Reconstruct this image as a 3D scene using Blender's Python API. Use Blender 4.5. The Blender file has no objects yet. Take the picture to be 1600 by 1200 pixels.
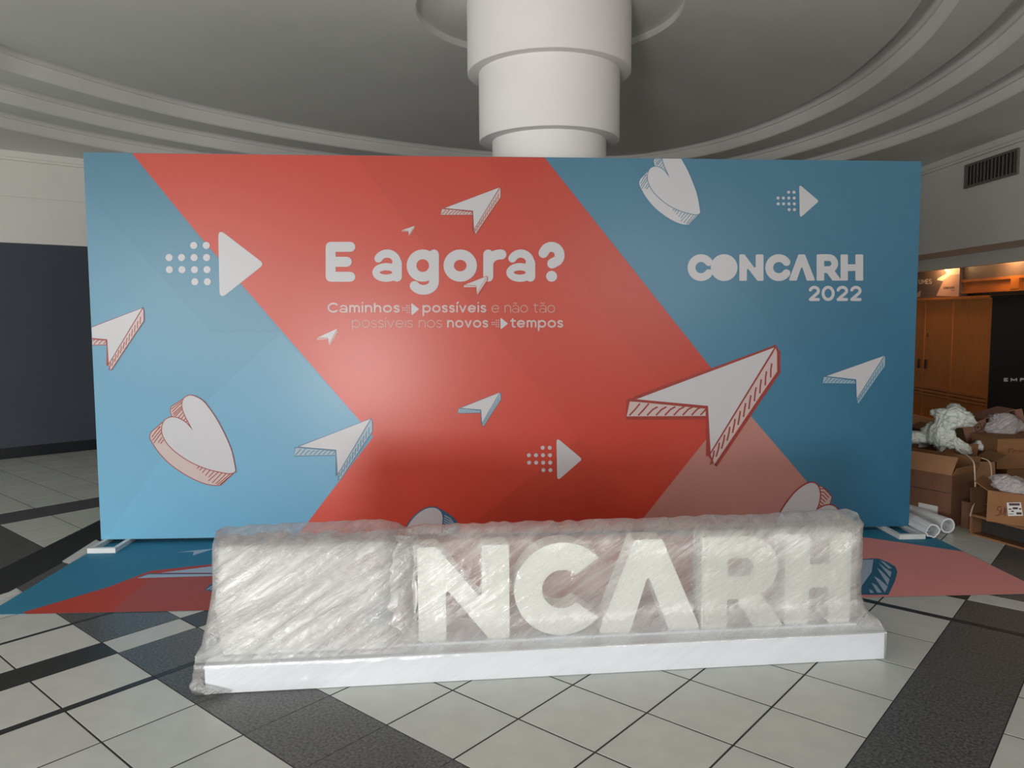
import bpy, bmesh, math, random
from mathutils import Vector, Matrix, noise
from mathutils.geometry import tessellate_polygon

random.seed(7)
C = bpy.context.scene.collection
SC = bpy.context.scene

# ------------------------------------------------------------------ camera
F = 1202.76
PITCH, ROLL, CAMZ = math.radians(5.0293), math.radians(-0.38047), 1.6
_cp, _sp, _cr, _sr = math.cos(PITCH), math.sin(PITCH), math.cos(ROLL), math.sin(ROLL)
FW = Vector((0, _cp, -_sp)); U0 = Vector((0, _sp, _cp)); R0 = Vector((1, 0, 0))
RT = _cr * R0 + _sr * U0
UP = -_sr * R0 + _cr * U0
EYE = Vector((0, 0, CAMZ))
cam = bpy.data.objects.new('camera', bpy.data.cameras.new('camera'))
C.objects.link(cam)
cam.data.sensor_width = 36.0
cam.data.lens = F * 36.0 / 1600.0
cam.data.clip_start = 0.05
m = Matrix((RT, UP, -FW)).transposed().to_4x4()
m.translation = EYE
cam.matrix_world = m
SC.camera = cam

# ------------------------------------------------------------------ world, lights, exposure
SC.view_settings.view_transform = 'Standard'
SC.view_settings.look = 'None'
SC.view_settings.gamma = 1.0
SC.view_settings.use_curve_mapping = False
SC.view_settings.exposure = 0.0
W = bpy.data.worlds.new('world'); SC.world = W
W.use_nodes = True
W.node_tree.nodes['Background'].inputs[0].default_value = (0.80, 0.90, 1.0, 1)
W.node_tree.nodes['Background'].inputs[1].default_value = 0.5


def area(name, loc, target, sx, sy, energy, col):
    d = bpy.data.lights.new(name, 'AREA'); d.shape = 'RECTANGLE'
    d.size = sx; d.size_y = sy; d.energy = energy; d.color = col
    o = bpy.data.objects.new(name, d); C.objects.link(o)
    o.location = loc
    o.rotation_euler = (Vector(target) - Vector(loc)).to_track_quat('-Z', 'Y').to_euler()
    return o


# daylight through the glazed entrance and the windows behind the camera
area('entrance_daylight', (-2.3, -4.9, 0.62), (-2.3, 5, 0.62), 1.5, 1.2, 285, (1.0, 0.985, 0.97))
area('window_daylight', (-5.8, -4.9, 1.9), (-5.8, 5, 1.9), 3.4, 2.4, 225, (1.0, 0.98, 0.96))
area('window_daylight', (3.6, -4.9, 2.3), (3.6, 5, 2.3), 3.6, 1.6, 110, (1.0, 0.97, 0.94))
area('side_fill_light', (-8.9, 0.6, 1.6), (0, 0.6, 1.6), 4.6, 2.6, 120, (0.97, 0.99, 1.0))  # added fill from the left; the wall there has no window


def pointlight(name, loc, energy, col, r=0.05):
    d = bpy.data.lights.new(name, 'POINT'); d.energy = energy; d.color = col; d.shadow_soft_size = r
    o = bpy.data.objects.new(name, d); C.objects.link(o); o.location = loc
    return o


# ------------------------------------------------------------------ rays from the calibrated camera
def ray(x, y):
    return FW + (x - 800) / F * RT - (y - 600) / F * UP


def atz(x, y, z=0.0):
    d = ray(x, y); return EYE + d * ((z - CAMZ) / d.z)


def aty(x, y, Y):
    d = ray(x, y); return EYE + d * (Y / d.y)


def atplane(x, y, P, N):
    d = ray(x, y); return EYE + d * ((P - EYE).dot(N) / d.dot(N))


def pix(p):
    d = Vector(p) - EYE; z = d.dot(FW)
    if z < 0.05:
        return None
    return 800 + F * d.dot(RT) / z, 600 - F * d.dot(UP) / z


# ------------------------------------------------------------------ materials
def mat(name, col, rough=0.5, spec=0.5, metal=0.0, nscale=0, namp=0.0, bump=0.0, bscale=60, rnd=0.0, stretch=None, coat=0.0):
    m = bpy.data.materials.new(name); m.use_nodes = True
    nt = m.node_tree; b = nt.nodes['Principled BSDF']
    b.inputs['Base Color'].default_value = (*col, 1)
    b.inputs['Roughness'].default_value = rough
    b.inputs['Specular IOR Level'].default_value = spec
    b.inputs['Metallic'].default_value = metal
    b.inputs['Coat Weight'].default_value = coat
    tc = nt.nodes.new('ShaderNodeTexCoord')
    vec = tc.outputs['Object']
    if stretch:
        mp = nt.nodes.new('ShaderNodeMapping'); mp.inputs['Scale'].default_value = stretch
        nt.links.new(vec, mp.inputs[0]); vec = mp.outputs[0]
    last = None
    if namp:
        n = nt.nodes.new('ShaderNodeTexNoise'); n.inputs['Scale'].default_value = nscale; n.inputs['Detail'].default_value = 5
        nt.links.new(vec, n.inputs['Vector'])
        r = nt.nodes.new('ShaderNodeMapRange')
        r.inputs['From Min'].default_value = 0.3; r.inputs['From Max'].default_value = 0.7
        r.inputs['To Min'].default_value = 1 - namp; r.inputs['To Max'].default_value = 1 + namp
        nt.links.new(n.outputs['Fac'], r.inputs['Value'])
        last = r.outputs['Result']
    if rnd:
        oi = nt.nodes.new('ShaderNodeObjectInfo')
        r2 = nt.nodes.new('ShaderNodeMapRange')
        r2.inputs['To Min'].default_value = 1 - rnd; r2.inputs['To Max'].default_value = 1 + rnd
        nt.links.new(oi.outputs['Random'], r2.inputs['Value'])
        if last:
            mu = nt.nodes.new('ShaderNodeMath'); mu.operation = 'MULTIPLY'
            nt.links.new(last, mu.inputs[0]); nt.links.new(r2.outputs['Result'], mu.inputs[1]); last = mu.outputs[0]
        else:
            last = r2.outputs['Result']
    if last:
        hs = nt.nodes.new('ShaderNodeHueSaturation'); hs.inputs['Color'].default_value = (*col, 1)
        nt.links.new(last, hs.inputs['Value']); nt.links.new(hs.outputs[0], b.inputs['Base Color'])
    if bump:
        n = nt.nodes.new('ShaderNodeTexNoise'); n.inputs['Scale'].default_value = bscale; n.inputs['Detail'].default_value = 4
        nt.links.new(vec, n.inputs['Vector'])
        bp = nt.nodes.new('ShaderNodeBump'); bp.inputs['Strength'].default_value = bump; bp.inputs['Distance'].default_value = 0.01
        nt.links.new(n.outputs['Fac'], bp.inputs['Height']); nt.links.new(bp.outputs[0], b.inputs['Normal'])
    return m


def film_mat(name, clear, white, bump=0.6, tint=(0.93, 0.93, 0.91), zfade=False, scale=1.0, grough=0.16):
    """clear plastic film: transparent + milky scatter + gloss, wrinkled by stretched noise"""
    m = bpy.data.materials.new(name); m.use_nodes = True
    nt = m.node_tree; N = nt.nodes; Lk = nt.links
    N.remove(N['Principled BSDF']); out = N['Material Output']
    tc = N.new('ShaderNodeTexCoord')
    mr_ = N.new('ShaderNodeMapping'); mr_.inputs['Rotation'].default_value = (0, math.radians(34), 0)
    Lk.new(tc.outputs['Object'], mr_.inputs[0])
    mp = N.new('ShaderNodeMapping'); mp.inputs['Scale'].default_value = (2.2 * scale, 6 * scale, 22 * scale)
    Lk.new(mr_.outputs[0], mp.inputs[0])
    n1 = N.new('ShaderNodeTexNoise'); n1.inputs['Scale'].default_value = 1.0; n1.inputs['Detail'].default_value = 6; n1.inputs['Roughness'].default_value = 0.65
    n1.inputs['Distortion'].default_value = 0.8
    Lk.new(mp.outputs[0], n1.inputs['Vector'])
    n2 = N.new('ShaderNodeTexNoise'); n2.inputs['Scale'].default_value = 45 * scale; n2.inputs['Detail'].default_value = 4
    Lk.new(tc.outputs['Object'], n2.inputs['Vector'])
    ad = N.new('ShaderNodeMath'); ad.operation = 'MULTIPLY_ADD'; ad.inputs[1].default_value = 0.30
    Lk.new(n2.outputs['Fac'], ad.inputs[0]); Lk.new(n1.outputs['Fac'], ad.inputs[2])
    bp = N.new('ShaderNodeBump'); bp.inputs['Strength'].default_value = bump; bp.inputs['Distance'].default_value = 0.03
    Lk.new(ad.outputs[0], bp.inputs['Height'])
    loose = None
    if zfade:
        sp = N.new('ShaderNodeSeparateXYZ'); Lk.new(tc.outputs['Object'], sp.inputs[0])
        fz = N.new('ShaderNodeMapRange'); fz.inputs['From Min'].default_value = 0.115; fz.inputs['From Max'].default_value = 0.15
        fz.inputs['To Min'].default_value = 0.30; fz.inputs['To Max'].default_value = 1.0
        Lk.new(sp.outputs['Z'], fz.inputs['Value'])
        fx_ = N.new('ShaderNodeMapRange'); fx_.inputs['From Min'].default_value = -0.7; fx_.inputs['From Max'].default_value = 0.1
        fx_.inputs['To Min'].default_value = 1.0; fx_.inputs['To Max'].default_value = 0.34
        Lk.new(sp.outputs['X'], fx_.inputs['Value'])
        mz = N.new('ShaderNodeMath'); mz.operation = 'MULTIPLY'
        Lk.new(fz.outputs[0], mz.inputs[0]); Lk.new(fx_.outputs[0], mz.inputs[1]); loose = fz.outputs[0]
        mb = N.new('ShaderNodeMath'); mb.operation = 'MULTIPLY'; mb.inputs[1].default_value = bump
        Lk.new(mz.outputs[0], mb.inputs[0]); Lk.new(mb.outputs[0], bp.inputs['Strength'])
    tr = N.new('ShaderNodeBsdfTransparent'); tr.inputs[0].default_value = (0.97, 0.97, 0.96, 1)
    di = N.new('ShaderNodeBsdfDiffuse'); di.inputs[0].default_value = (*tint, 1)
    tl = N.new('ShaderNodeBsdfTranslucent'); tl.inputs[0].default_value = (*tint, 1)
    gl = N.new('ShaderNodeBsdfGlossy'); gl.inputs['Roughness'].default_value = grough; gl.inputs[0].default_value = (1, 1, 1, 1)
    for q in (di, tl, gl):
        Lk.new(bp.outputs[0], q.inputs['Normal'])
    s1 = N.new('ShaderNodeMixShader'); s1.inputs[0].default_value = 0.22
    Lk.new(di.outputs[0], s1.inputs[1]); Lk.new(tl.outputs[0], s1.inputs[2])
    # milky amount
    s2 = N.new('ShaderNodeMixShader')
    mr = N.new('ShaderNodeMapRange'); mr.inputs['From Min'].default_value = 0.35; mr.inputs['From Max'].default_value = 0.72
    mr.inputs['To Min'].default_value = white * 0.6; mr.inputs['To Max'].default_value = min(1, white * 1.5)
    Lk.new(n1.outputs['Fac'], mr.inputs['Value'])
    if loose:
        mw = N.new('ShaderNodeMath'); mw.operation = 'MULTIPLY'
        Lk.new(mr.outputs[0], mw.inputs[0]); Lk.new(loose, mw.inputs[1])
        Lk.new(mw.outputs[0], s2.inputs[0])
    else:
        Lk.new(mr.outputs[0], s2.inputs[0])
    Lk.new(tr.outputs[0], s2.inputs[1]); Lk.new(s1.outputs[0], s2.inputs[2])
    s3 = N.new('ShaderNodeMixShader')
    lw = N.new('ShaderNodeLayerWeight'); lw.inputs['Blend'].default_value = 0.22
    Lk.new(bp.outputs[0], lw.inputs['Normal'])
    fr = N.new('ShaderNodeMapRange'); fr.inputs['To Min'].default_value = clear; fr.inputs['To Max'].default_value = min(0.75, clear + 0.5)
    Lk.new(lw.outputs['Fresnel'], fr.inputs['Value'])
    Lk.new(fr.outputs[0], s3.inputs[0]); Lk.new(s2.outputs[0], s3.inputs[1]); Lk.new(gl.outputs[0], s3.inputs[2])
    Lk.new(s3.outputs[0], out.inputs['Surface'])
    return m


M = {}
M['tile'] = mat('pale_tile', (0.565, 0.585, 0.545), 0.30, 0.45, nscale=9, namp=0.05, rnd=0.035)
M['granite'] = mat('grey_granite', (0.085, 0.086, 0.083), 0.34, 0.45, nscale=85, namp=0.75, rnd=0.05)
M['black_stone'] = mat('black_stone', (0.016, 0.016, 0.017), 0.35, 0.4, nscale=60, namp=0.3)
M['grout'] = mat('grout', (0.030, 0.030, 0.029), 0.8)
M['ceil'] = mat('ceiling_paint', (0.74, 0.735, 0.705), 0.85, 0.2, nscale=1.2, namp=0.03)
M['white_paint'] = mat('white_paint', (0.80, 0.775, 0.755), 0.7, 0.3, nscale=2, namp=0.02)
M['wall_paint'] = mat('wall_paint', (0.72, 0.70, 0.655), 0.8, 0.3, nscale=2, namp=0.02)
M['slate'] = mat('slate_panel', (0.050, 0.062, 0.080), 0.45, 0.4, nscale=3, namp=0.05)
M['base_black'] = mat('black_skirting', (0.008, 0.009, 0.012), 0.4)

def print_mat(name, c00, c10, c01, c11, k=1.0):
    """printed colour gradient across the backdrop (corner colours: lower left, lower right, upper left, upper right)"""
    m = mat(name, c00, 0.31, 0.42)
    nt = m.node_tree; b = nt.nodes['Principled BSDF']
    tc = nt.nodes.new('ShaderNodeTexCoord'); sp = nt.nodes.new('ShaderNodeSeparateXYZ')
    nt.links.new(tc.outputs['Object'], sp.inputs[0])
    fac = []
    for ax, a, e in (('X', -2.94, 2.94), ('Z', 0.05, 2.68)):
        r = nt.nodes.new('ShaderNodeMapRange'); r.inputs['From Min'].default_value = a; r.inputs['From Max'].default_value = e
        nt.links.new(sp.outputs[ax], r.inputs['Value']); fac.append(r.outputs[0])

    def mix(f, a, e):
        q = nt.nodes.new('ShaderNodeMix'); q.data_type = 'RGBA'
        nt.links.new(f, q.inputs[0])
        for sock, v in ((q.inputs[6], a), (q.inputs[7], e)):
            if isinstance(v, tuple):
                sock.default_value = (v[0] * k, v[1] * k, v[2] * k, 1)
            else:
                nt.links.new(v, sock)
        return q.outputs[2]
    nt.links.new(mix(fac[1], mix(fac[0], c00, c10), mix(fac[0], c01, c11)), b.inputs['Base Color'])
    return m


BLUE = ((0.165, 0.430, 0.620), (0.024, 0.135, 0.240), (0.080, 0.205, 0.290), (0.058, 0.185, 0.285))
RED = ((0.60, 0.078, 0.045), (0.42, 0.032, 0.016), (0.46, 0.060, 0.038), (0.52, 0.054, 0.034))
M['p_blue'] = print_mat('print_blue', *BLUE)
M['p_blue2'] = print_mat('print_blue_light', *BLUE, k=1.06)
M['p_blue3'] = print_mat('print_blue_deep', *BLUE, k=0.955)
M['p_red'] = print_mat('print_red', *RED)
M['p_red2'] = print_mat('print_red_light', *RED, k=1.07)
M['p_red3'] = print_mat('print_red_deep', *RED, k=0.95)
M['p_pink'] = mat('print_pink', (0.44, 0.205, 0.170), 0.31, 0.42)
M['p_white'] = mat('print_white', (0.53, 0.53, 0.55), 0.31, 0.42)
M['p_blush'] = mat('print_blush', (0.54, 0.43, 0.41), 0.31, 0.42)
M['p_rose'] = mat('print_rose', (0.52, 0.30, 0.25), 0.31, 0.42)
M['p_line'] = mat('print_line_red', (0.30, 0.038, 0.026), 0.31, 0.42)
M['p_lblue'] = mat('print_line_blue', (0.050, 0.140, 0.225), 0.31, 0.42)
M['p_pale'] = mat('print_pale_blue', (0.30, 0.42, 0.50), 0.31, 0.42)
M['v_blue'] = mat('vinyl_blue', (0.034, 0.215, 0.345), 0.62, 0.25)
M['v_red'] = mat('vinyl_red', (0.50, 0.060, 0.038), 0.62, 0.25)
M['v_redb'] = mat('vinyl_red_brown', (0.42, 0.085, 0.068), 0.62, 0.25)
M['v_pink'] = mat('vinyl_pink', (0.80, 0.31, 0.285), 0.62, 0.25)
M['v_pale'] = mat('vinyl_pale', (0.42, 0.54, 0.68), 0.62, 0.25)
M['v_line'] = mat('vinyl_line', (0.03, 0.15, 0.26), 0.62, 0.25)
M['frame_dark'] = mat('dark_frame', (0.02, 0.02, 0.022), 0.5)
M['frame_white'] = mat('white_metal', (0.70, 0.71, 0.70), 0.4, nscale=8, namp=0.04)
M['tape'] = mat('tape', (0.60, 0.60, 0.56), 0.5)
M['letter'] = mat('white_acrylic', (0.86, 0.87, 0.84), 0.35, 0.5)
M['sign_base'] = mat('white_lacquer', (0.82, 0.86, 0.92), 0.35, 0.5)
M['disc'] = mat('disc_print', (0.55, 0.22, 0.22), 0.4, 0.5)
M['disc_blue'] = mat('disc_blue', (0.10, 0.25, 0.36), 0.4, 0.5)
M['film'] = film_mat('stretch_film', 0.08, 0.30, 0.75, zfade=True, grough=0.11)
M['bubble'] = film_mat('bubble_wrap', 0.24, 0.82, 1.0, grough=0.12, tint=(0.96, 0.96, 0.95))
M['bubble_end'] = film_mat('bubble_wrap_soft', 0.05, 0.33, 0.35, tint=(0.92, 0.91, 0.87))
M['bunch'] = film_mat('loose_film', 0.12, 0.34, 0.9, scale=2.0)
M['bag_clear'] = film_mat('clear_bag', 0.14, 0.70, 0.9, tint=(0.94, 0.88, 0.89), scale=2.5)
M['sack'] = mat('white_sack', (0.66, 0.70, 0.64), 0.45, 0.4, bump=0.5, bscale=14)
M['paper'] = mat('white_paper', (0.74, 0.76, 0.78), 0.5, 0.4, bump=0.15, bscale=20)
CB = []
for i, c in enumerate([(0.205, 0.098, 0.045), (0.265, 0.130, 0.058), (0.165, 0.080, 0.045), (0.315, 0.165, 0.085), (0.240, 0.120, 0.085)]):
    CB.append(mat('cardboard_%d' % i, c, 0.75, 0.25, nscale=12, namp=0.07, bump=0.06, bscale=90))
M['card_lit'] = mat('cardboard_lit', (0.50, 0.27, 0.14), 0.7, 0.25, nscale=10, namp=0.06)  # cardboard lightened in colour to look lit
M['ink'] = mat('marker_ink', (0.12, 0.022, 0.012), 0.6)
M['ink_dark'] = mat('dark_ink', (0.05, 0.028, 0.020), 0.6)
M['label'] = mat('paper_label', (0.62, 0.62, 0.60), 0.5)
M['wood'] = mat('varnished_wood', (0.64, 0.205, 0.034), 0.34, 0.5, nscale=6, namp=0.16, stretch=(8, 8, 0.6))
M['wood_dark'] = mat('wood_groove', (0.13, 0.042, 0.012), 0.45)
M['wood_lit'] = mat('wood_header', (0.60, 0.19, 0.03), 0.4, 0.5, nscale=6, namp=0.1)
M['board_brown'] = mat('sign_brown', (0.17, 0.115, 0.09), 0.5)
M['board_pink'] = mat('sign_pink', (0.70, 0.42, 0.32), 0.5)
M['board_cream'] = mat('sign_cream', (0.85, 0.70, 0.52), 0.5)
M['black_panel'] = mat('black_panel', (0.011, 0.011, 0.012), 0.5)
M['cord'] = mat('cotton_cord', (0.60, 0.46, 0.34), 0.7)
M['vent'] = mat('vent_metal', (0.16, 0.15, 0.125), 0.5)
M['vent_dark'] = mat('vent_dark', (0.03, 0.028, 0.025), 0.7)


# ------------------------------------------------------------------ object helpers
def finish(o, parent):
    C.objects.link(o)
    if parent is not None:
        o.parent = parent
        o.matrix_parent_inverse = parent.matrix_world.inverted() if parent.type != 'EMPTY' else Matrix.Translation(-Vector(parent.location))
    return o


def obj(name, vf, mats, parent=None, idx=None, smooth=False):
    """vf = (verts, faces) in world space"""
    me = bpy.data.meshes.new(name)
    me.from_pydata([tuple(v) for v in vf[0]], [], vf[1])
    if not isinstance(mats, (list, tuple)):
        mats = [mats]
    for q in mats:
        me.materials.append(q)
    if idx:
        me.polygons.foreach_set('material_index', idx)
    if smooth:
        me.polygons.foreach_set('use_smooth', [True] * len(me.polygons))
    me.update()
    return finish(bpy.data.objects.new(name, me), parent)


def thing(name, label, cat, loc=(0, 0, 0), group=None):
    o = bpy.data.objects.new(name, None); C.objects.link(o); o.location = loc
    o.empty_display_size = 0.1
    o['label'] = label; o['category'] = cat
    if group:
        o['group'] = group
    return o


def tag(o, label, cat, group=None):
    o['label'] = label; o['category'] = cat
    if group:
        o['group'] = group
    return o


def struct(o, label=None):
    o['kind'] = 'structure'
    if label:
        o['label'] = label
    return o


def box(x0, x1, y0, y1, z0, z1, mx=None):
    v = [Vector((x, y, z)) for z in (z0, z1) for y in (y0, y1) for x in (x0, x1)]
    if mx is not None:
        v = [mx @ p for p in v]
    f = [(0, 2, 3, 1), (4, 5, 7, 6), (0, 1, 5, 4), (2, 6, 7, 3), (0, 4, 6, 2), (1, 3, 7, 5)]
    return v, f


def cat(*parts):
    V, Fc = [], []
    for v, f in parts:
        n = len(V); V += list(v); Fc += [tuple(i + n for i in q) for q in f]
    return V, Fc


def bevel_obj(o, w=0.004, seg=2):
    bm = bmesh.new(); bm.from_mesh(o.data)
    bmesh.ops.bevel(bm, geom=bm.edges[:], offset=w, segments=seg, affect='EDGES', profile=0.5, clamp_overlap=True)
    bm.to_mesh(o.data); bm.free()
    return o


def frame_mx(O, X, Z=Vector((0, 0, 1))):
    X = X.normalized(); Y = Z.cross(X).normalized()
    mm = Matrix((X, Y, Z)).transposed().to_4x4(); mm.translation = O
    return mm


def lathe(cx, cy, prof, n=96):
    V, Fc = [], []
    for r, z in prof:
        for k in range(n):
            a = 2 * math.pi * k / n
            V.append((cx + r * math.cos(a), cy + r * math.sin(a), z))
    for i in range(len(prof) - 1):
        for k in range(n):
            k2 = (k + 1) % n
            Fc.append((i * n + k, i * n + k2, (i + 1) * n + k2, (i + 1) * n + k))
    return V, Fc


def tube(path, rad, n=10, caps=True, jit=0.0, seed=0):
    """swept tube; rad a number or list"""
    V, Fc = [], []
    P = [Vector(p) for p in path]
    if not isinstance(rad, (list, tuple)):
        rad = [rad] * len(P)
    up = Vector((0.12, 0.2, 1)).normalized()
    for i, p in enumerate(P):
        t = (P[min(i + 1, len(P) - 1)] - P[max(i - 1, 0)]).normalized()
        a = t.cross(up)
        if a.length < 1e-3:
            a = t.cross(Vector((1, 0, 0)))
        a.normalize(); b = a.cross(t)
        for k in range(n):
            an = 2 * math.pi * k / n
            r = rad[i]
            if jit > 0.3:
                q = Vector((math.cos(an) * 1.5 + seed, math.sin(an) * 1.5, i * 0.06))
                r *= 1 + jit * (noise.noise(q) * 0.9 + (0.5 - abs(noise.noise(q * 2.3)) * 2.2) * 0.55 + (0.4 - abs(noise.noise(q * 5.1)) * 2.2) * 0.28)
            elif jit:
                r *= 1 + jit * (noise.noise(Vector((math.cos(an) * 2.2 + seed, math.sin(an) * 2.2, i * 0.22))) + 0.6 * noise.noise(Vector((math.cos(an) * 5 + seed, math.sin(an) * 5, i * 0.12 + 9))))
            V.append(p + a * (r * math.cos(an)) + b * (r * math.sin(an)))
    for i in range(len(P) - 1):
        for k in range(n):
            k2 = (k + 1) % n
            Fc.append((i * n + k, i * n + k2, (i + 1) * n + k2, (i + 1) * n + k))
    if caps:
        Fc.append(tuple(range(n))[::-1]); Fc.append(tuple((len(P) - 1) * n + k for k in range(n)))
    return V, Fc


def catmull(P, per=8, closed=False):
    P = [Vector(p) for p in P]; n = len(P); out = []
    rng = range(n) if closed else range(n - 1)
    for i in rng:
        if closed:
            a, b, c, d = P[(i - 1) % n], P[i], P[(i + 1) % n], P[(i + 2) % n]
        else:
            a, b, c, d = P[max(i - 1, 0)], P[i], P[i + 1], P[min(i + 2, n - 1)]
        for k in range(per):
            t = k / per
            out.append(0.5 * ((2 * b) + (c - a) * t + (2 * a - 5 * b + 4 * c - d) * t * t + (3 * b - a - 3 * c + d) * t ** 3))
    if not closed:
        out.append(P[-1])
    return out


# ================================================================== THE SETTING
# ---- floor: grid of tiles turned about 40 degrees, granite bands, black stripes
TH, TS = math.radians(-40.5364), 0.36870
GO = Vector((-1.06408, 3.38105, 0))
GA = Vector((math.cos(TH), math.sin(TH), 0)); GB = Vector((-math.sin(TH), math.cos(TH), 0))


def gw(i, j, z=0.0):
    return GO + GA * (TS * i) + GB * (TS * j) + Vector((0, 0, z))


floor = struct(obj('floor', box(-9.2, 9.2, -5.2, 13.9, -0.12, -0.0011), M['grout']))


def cuts_i():
    L = []
    for k in range(18):
        L.append((-11.58 - (k + 1), -11.58 - k, 't'))
    L.append((-11.58, -10.55, 'b'))
    n = 7; w = (10.55 - 3.61) / n
    for k in range(n):
        L.append((-10.55 + k * w, -10.55 + (k + 1) * w, 't'))
    L += [(-3.61, -3.55, 'k'), (-3.55, -2.58, 't'), (-2.58, -2.07, 's'), (-2.07, -1.07, 't'), (-1.07, -0.97, 'k'), (-0.97, 0, 't')]
    for k in range(6):
        L.append((k, k + 1, 't'))
    L.append((6.0, 7.04, 'b'))
    for k in range(14):
        L.append((7.04 + k, 8.04 + k, 't'))
    return L


def cuts_j():
    L = []
    for k in range(14):
        L.append((-2.1 - (k + 1), -2.1 - k, 't'))
    L += [(-2.1, -1.08, 't'), (-1.08, 0, 'b')]
    for k in range(6):
        L.append((k, k + 1, 't'))
    L += [(6, 6.97, 't'), (6.97, 7.09, 'k'), (7.09, 8.02, 't'), (8.02, 8.48, 's'), (8.48, 9.45, 't'), (9.45, 9.51, 'k')]
    for k in range(16):
        L.append((9.51 + k, 10.51 + k, 't'))
    return L


BA = Vector((-2.944, 5.384, 0)); BB = Vector((2.937, 5.594, 0))      # backdrop foot line
BX = (BB - BA).normalized(); BLEN = (BB - BA).length
BN = Vector((BX.y, -BX.x, 0))                                        # faces the camera
mesh_cache = {}
far_v, far_f, far_i = [], [], []
count = {'floor_tile': 0, 'granite_slab': 0, 'stone_strip': 0}
seen_tiles = []
for (i0, i1, ti) in cuts_i():
    for (j0, j1, tj) in cuts_j():
        if 'k' in (ti, tj):
            kind = 'stone_strip'
        elif ti == 'b' or tj == 'b':
            kind = 'floor_tile' if ('s' in (ti, tj)) else 'granite_slab'
        elif 's' in (ti, tj):
            kind = 'stone_strip'
        else:
            kind = 'floor_tile'
        c = gw((i0 + i1) / 2, (j0 + j1) / 2)
        if not (-8.9 < c.x < 8.9 and -4.8 < c.y < 13.3):
            continue
        gap = 0.0044 if kind == 'floor_tile' else 0.0012
        w, h = (i1 - i0) * TS / 2 - gap, (j1 - j0) * TS / 2 - gap
        q = [pix(gw(a, b)) for a in (i0, i1) for b in (j0, j1)]
        vis = False
        if all(q):
            xs = [p[0] for p in q]; ys = [p[1] for p in q]
            vis = max(xs) > -60 and min(xs) < 1660 and max(ys) > 600 and min(ys) < 1260
            vis = vis and (max(xs) - min(xs)) > 8 and (max(ys) - min(ys)) > 4
            hidden = (c - BA).dot(-BN) > 0.3 and min(xs) > 175 and max(xs) < 1400
            invinyl = 0.1 < (c - BA).dot(BN) < 1.15 and 0.2 < (c - BA).dot(BX) < BLEN - 0.3
            behind_pile = c.y > 7.2 and c.x > 2.5
            vis = vis and not hidden and not invinyl and not behind_pile
        if vis:
            count[kind] += 1
            seen_tiles.append((kind, c, w, h))
        else:
            n = len(far_v)
            for (sx, sy) in ((-1, -1), (1, -1), (1, 1), (-1, 1)):
                far_v.append(c + GA * (w * sx) + GB * (h * sy))
            far_f.append((n, n + 1, n + 2, n + 3)); far_i.append(['floor_tile', 'granite_slab', 'stone_strip'].index(kind))
KM = {'floor_tile': M['tile'], 'granite_slab': M['granite'], 'stone_strip': M['black_stone']}
for (kind, c, w, h) in seen_tiles:
    key = (kind, round(w, 4), round(h, 4))
    if key not in mesh_cache:
        ch = 0.0005
        v = [(-w, -h, -0.004), (w, -h, -0.004), (w, h, -0.004), (-w, h, -0.004),
             (-w, -h, -ch), (w, -h, -ch), (w, h, -ch), (-w, h, -ch),
             (-w + ch, -h + ch, 0), (w - ch, -h + ch, 0), (w - ch, h - ch, 0), (-w + ch, h - ch, 0)]
        f = []
        for a in (0, 4):
            for k in range(4):
                f.append((a + k, a + (k + 1) % 4, a + 4 + (k + 1) % 4, a + 4 + k))
        f.append((8, 9, 10, 11))
        me = bpy.data.meshes.new(kind); me.from_pydata(v, [], f); me.materials.append(KM[kind]); mesh_cache[key] = me
    o = bpy.data.objects.new(kind, mesh_cache[key]); C.objects.link(o); o.parent = floor
    o.location = c; o.rotation_euler = (0, 0, TH)
o = obj('far_paving', (far_v, far_f), [M['tile'], M['granite'], M['black_stone']], floor, far_i); o['kind'] = 'stuff'
# black stripe that crosses the grid on the left, laid flush
o = obj('stone_stripe', box(-3.30, -2.975, 2.9, 10.6, -0.004, 0.0012), M['black_stone'], floor)

# ---- walls
LW0 = Vector((-5.886, 8.733, 0)); LWD = Vector((0.7535, 0.6574, 0)).normalized()
LWM = frame_mx(LW0, LWD)          # local x along the wall, local y into the wall


def lwall(x0, x1, z0, z1, y0=0.0, y1=0.2):
    return box(x0, x1, y0, y1, z0, z1, LWM)


struct(obj('wall_left', cat(lwall(-4.2, 7.4, 0, 2.474, 0.02), lwall(-4.2, 7.4, 2.474, 2.988, 0), lwall(-4.2, 7.4, 2.988, 2.998, 0.012), lwall(-4.2, 7.4, 2.998, 3.56, 0)), M['wall_paint']))
struct(obj('trim_1', cat(lwall(-4.2, 7.4, 3.40, 3.43, -0.035, 0), lwall(-4.2, 7.4, 3.43, 3.56, -0.055, 0)), M['wall_paint']))
panel = thing('wall_panel', 'dark slate grey panelling along the left wall below the white band', 'panelling', LWM @ Vector((0, 0, 0.125)))
for k in range(6):
    x = -4.2 + k * 1.93
    obj('panel_sheet', lwall(x + 0.002, x + 1.928, 0.127, 2.47, -0.005, 0.019), M['slate'], panel)
struct(obj('baseboard_left', lwall(-4.2, 7.4, 0, 0.127, -0.018, 0.019), M['base_black']))
struct(obj('wall_outer', box(-9.2, -9.0, -5.2, 6.3, 0, 3.56), M['wall_paint']))
struct(obj('wall_far', box(-1.2, 9.2, 13.6, 13.8, 0, 3.56), M['wall_paint']))
struct(obj('wall_right', box(5.4, 5.55, -5.2, 13.6, 2.371, 3.56), M['wall_paint']))
struct(obj('trim_2', cat(box(5.345, 5.4, -5.2, 13.6, 3.43, 3.56), box(5.365, 5.4, -5.2, 13.6, 3.40, 3.43)), M['wall_paint']))
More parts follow.
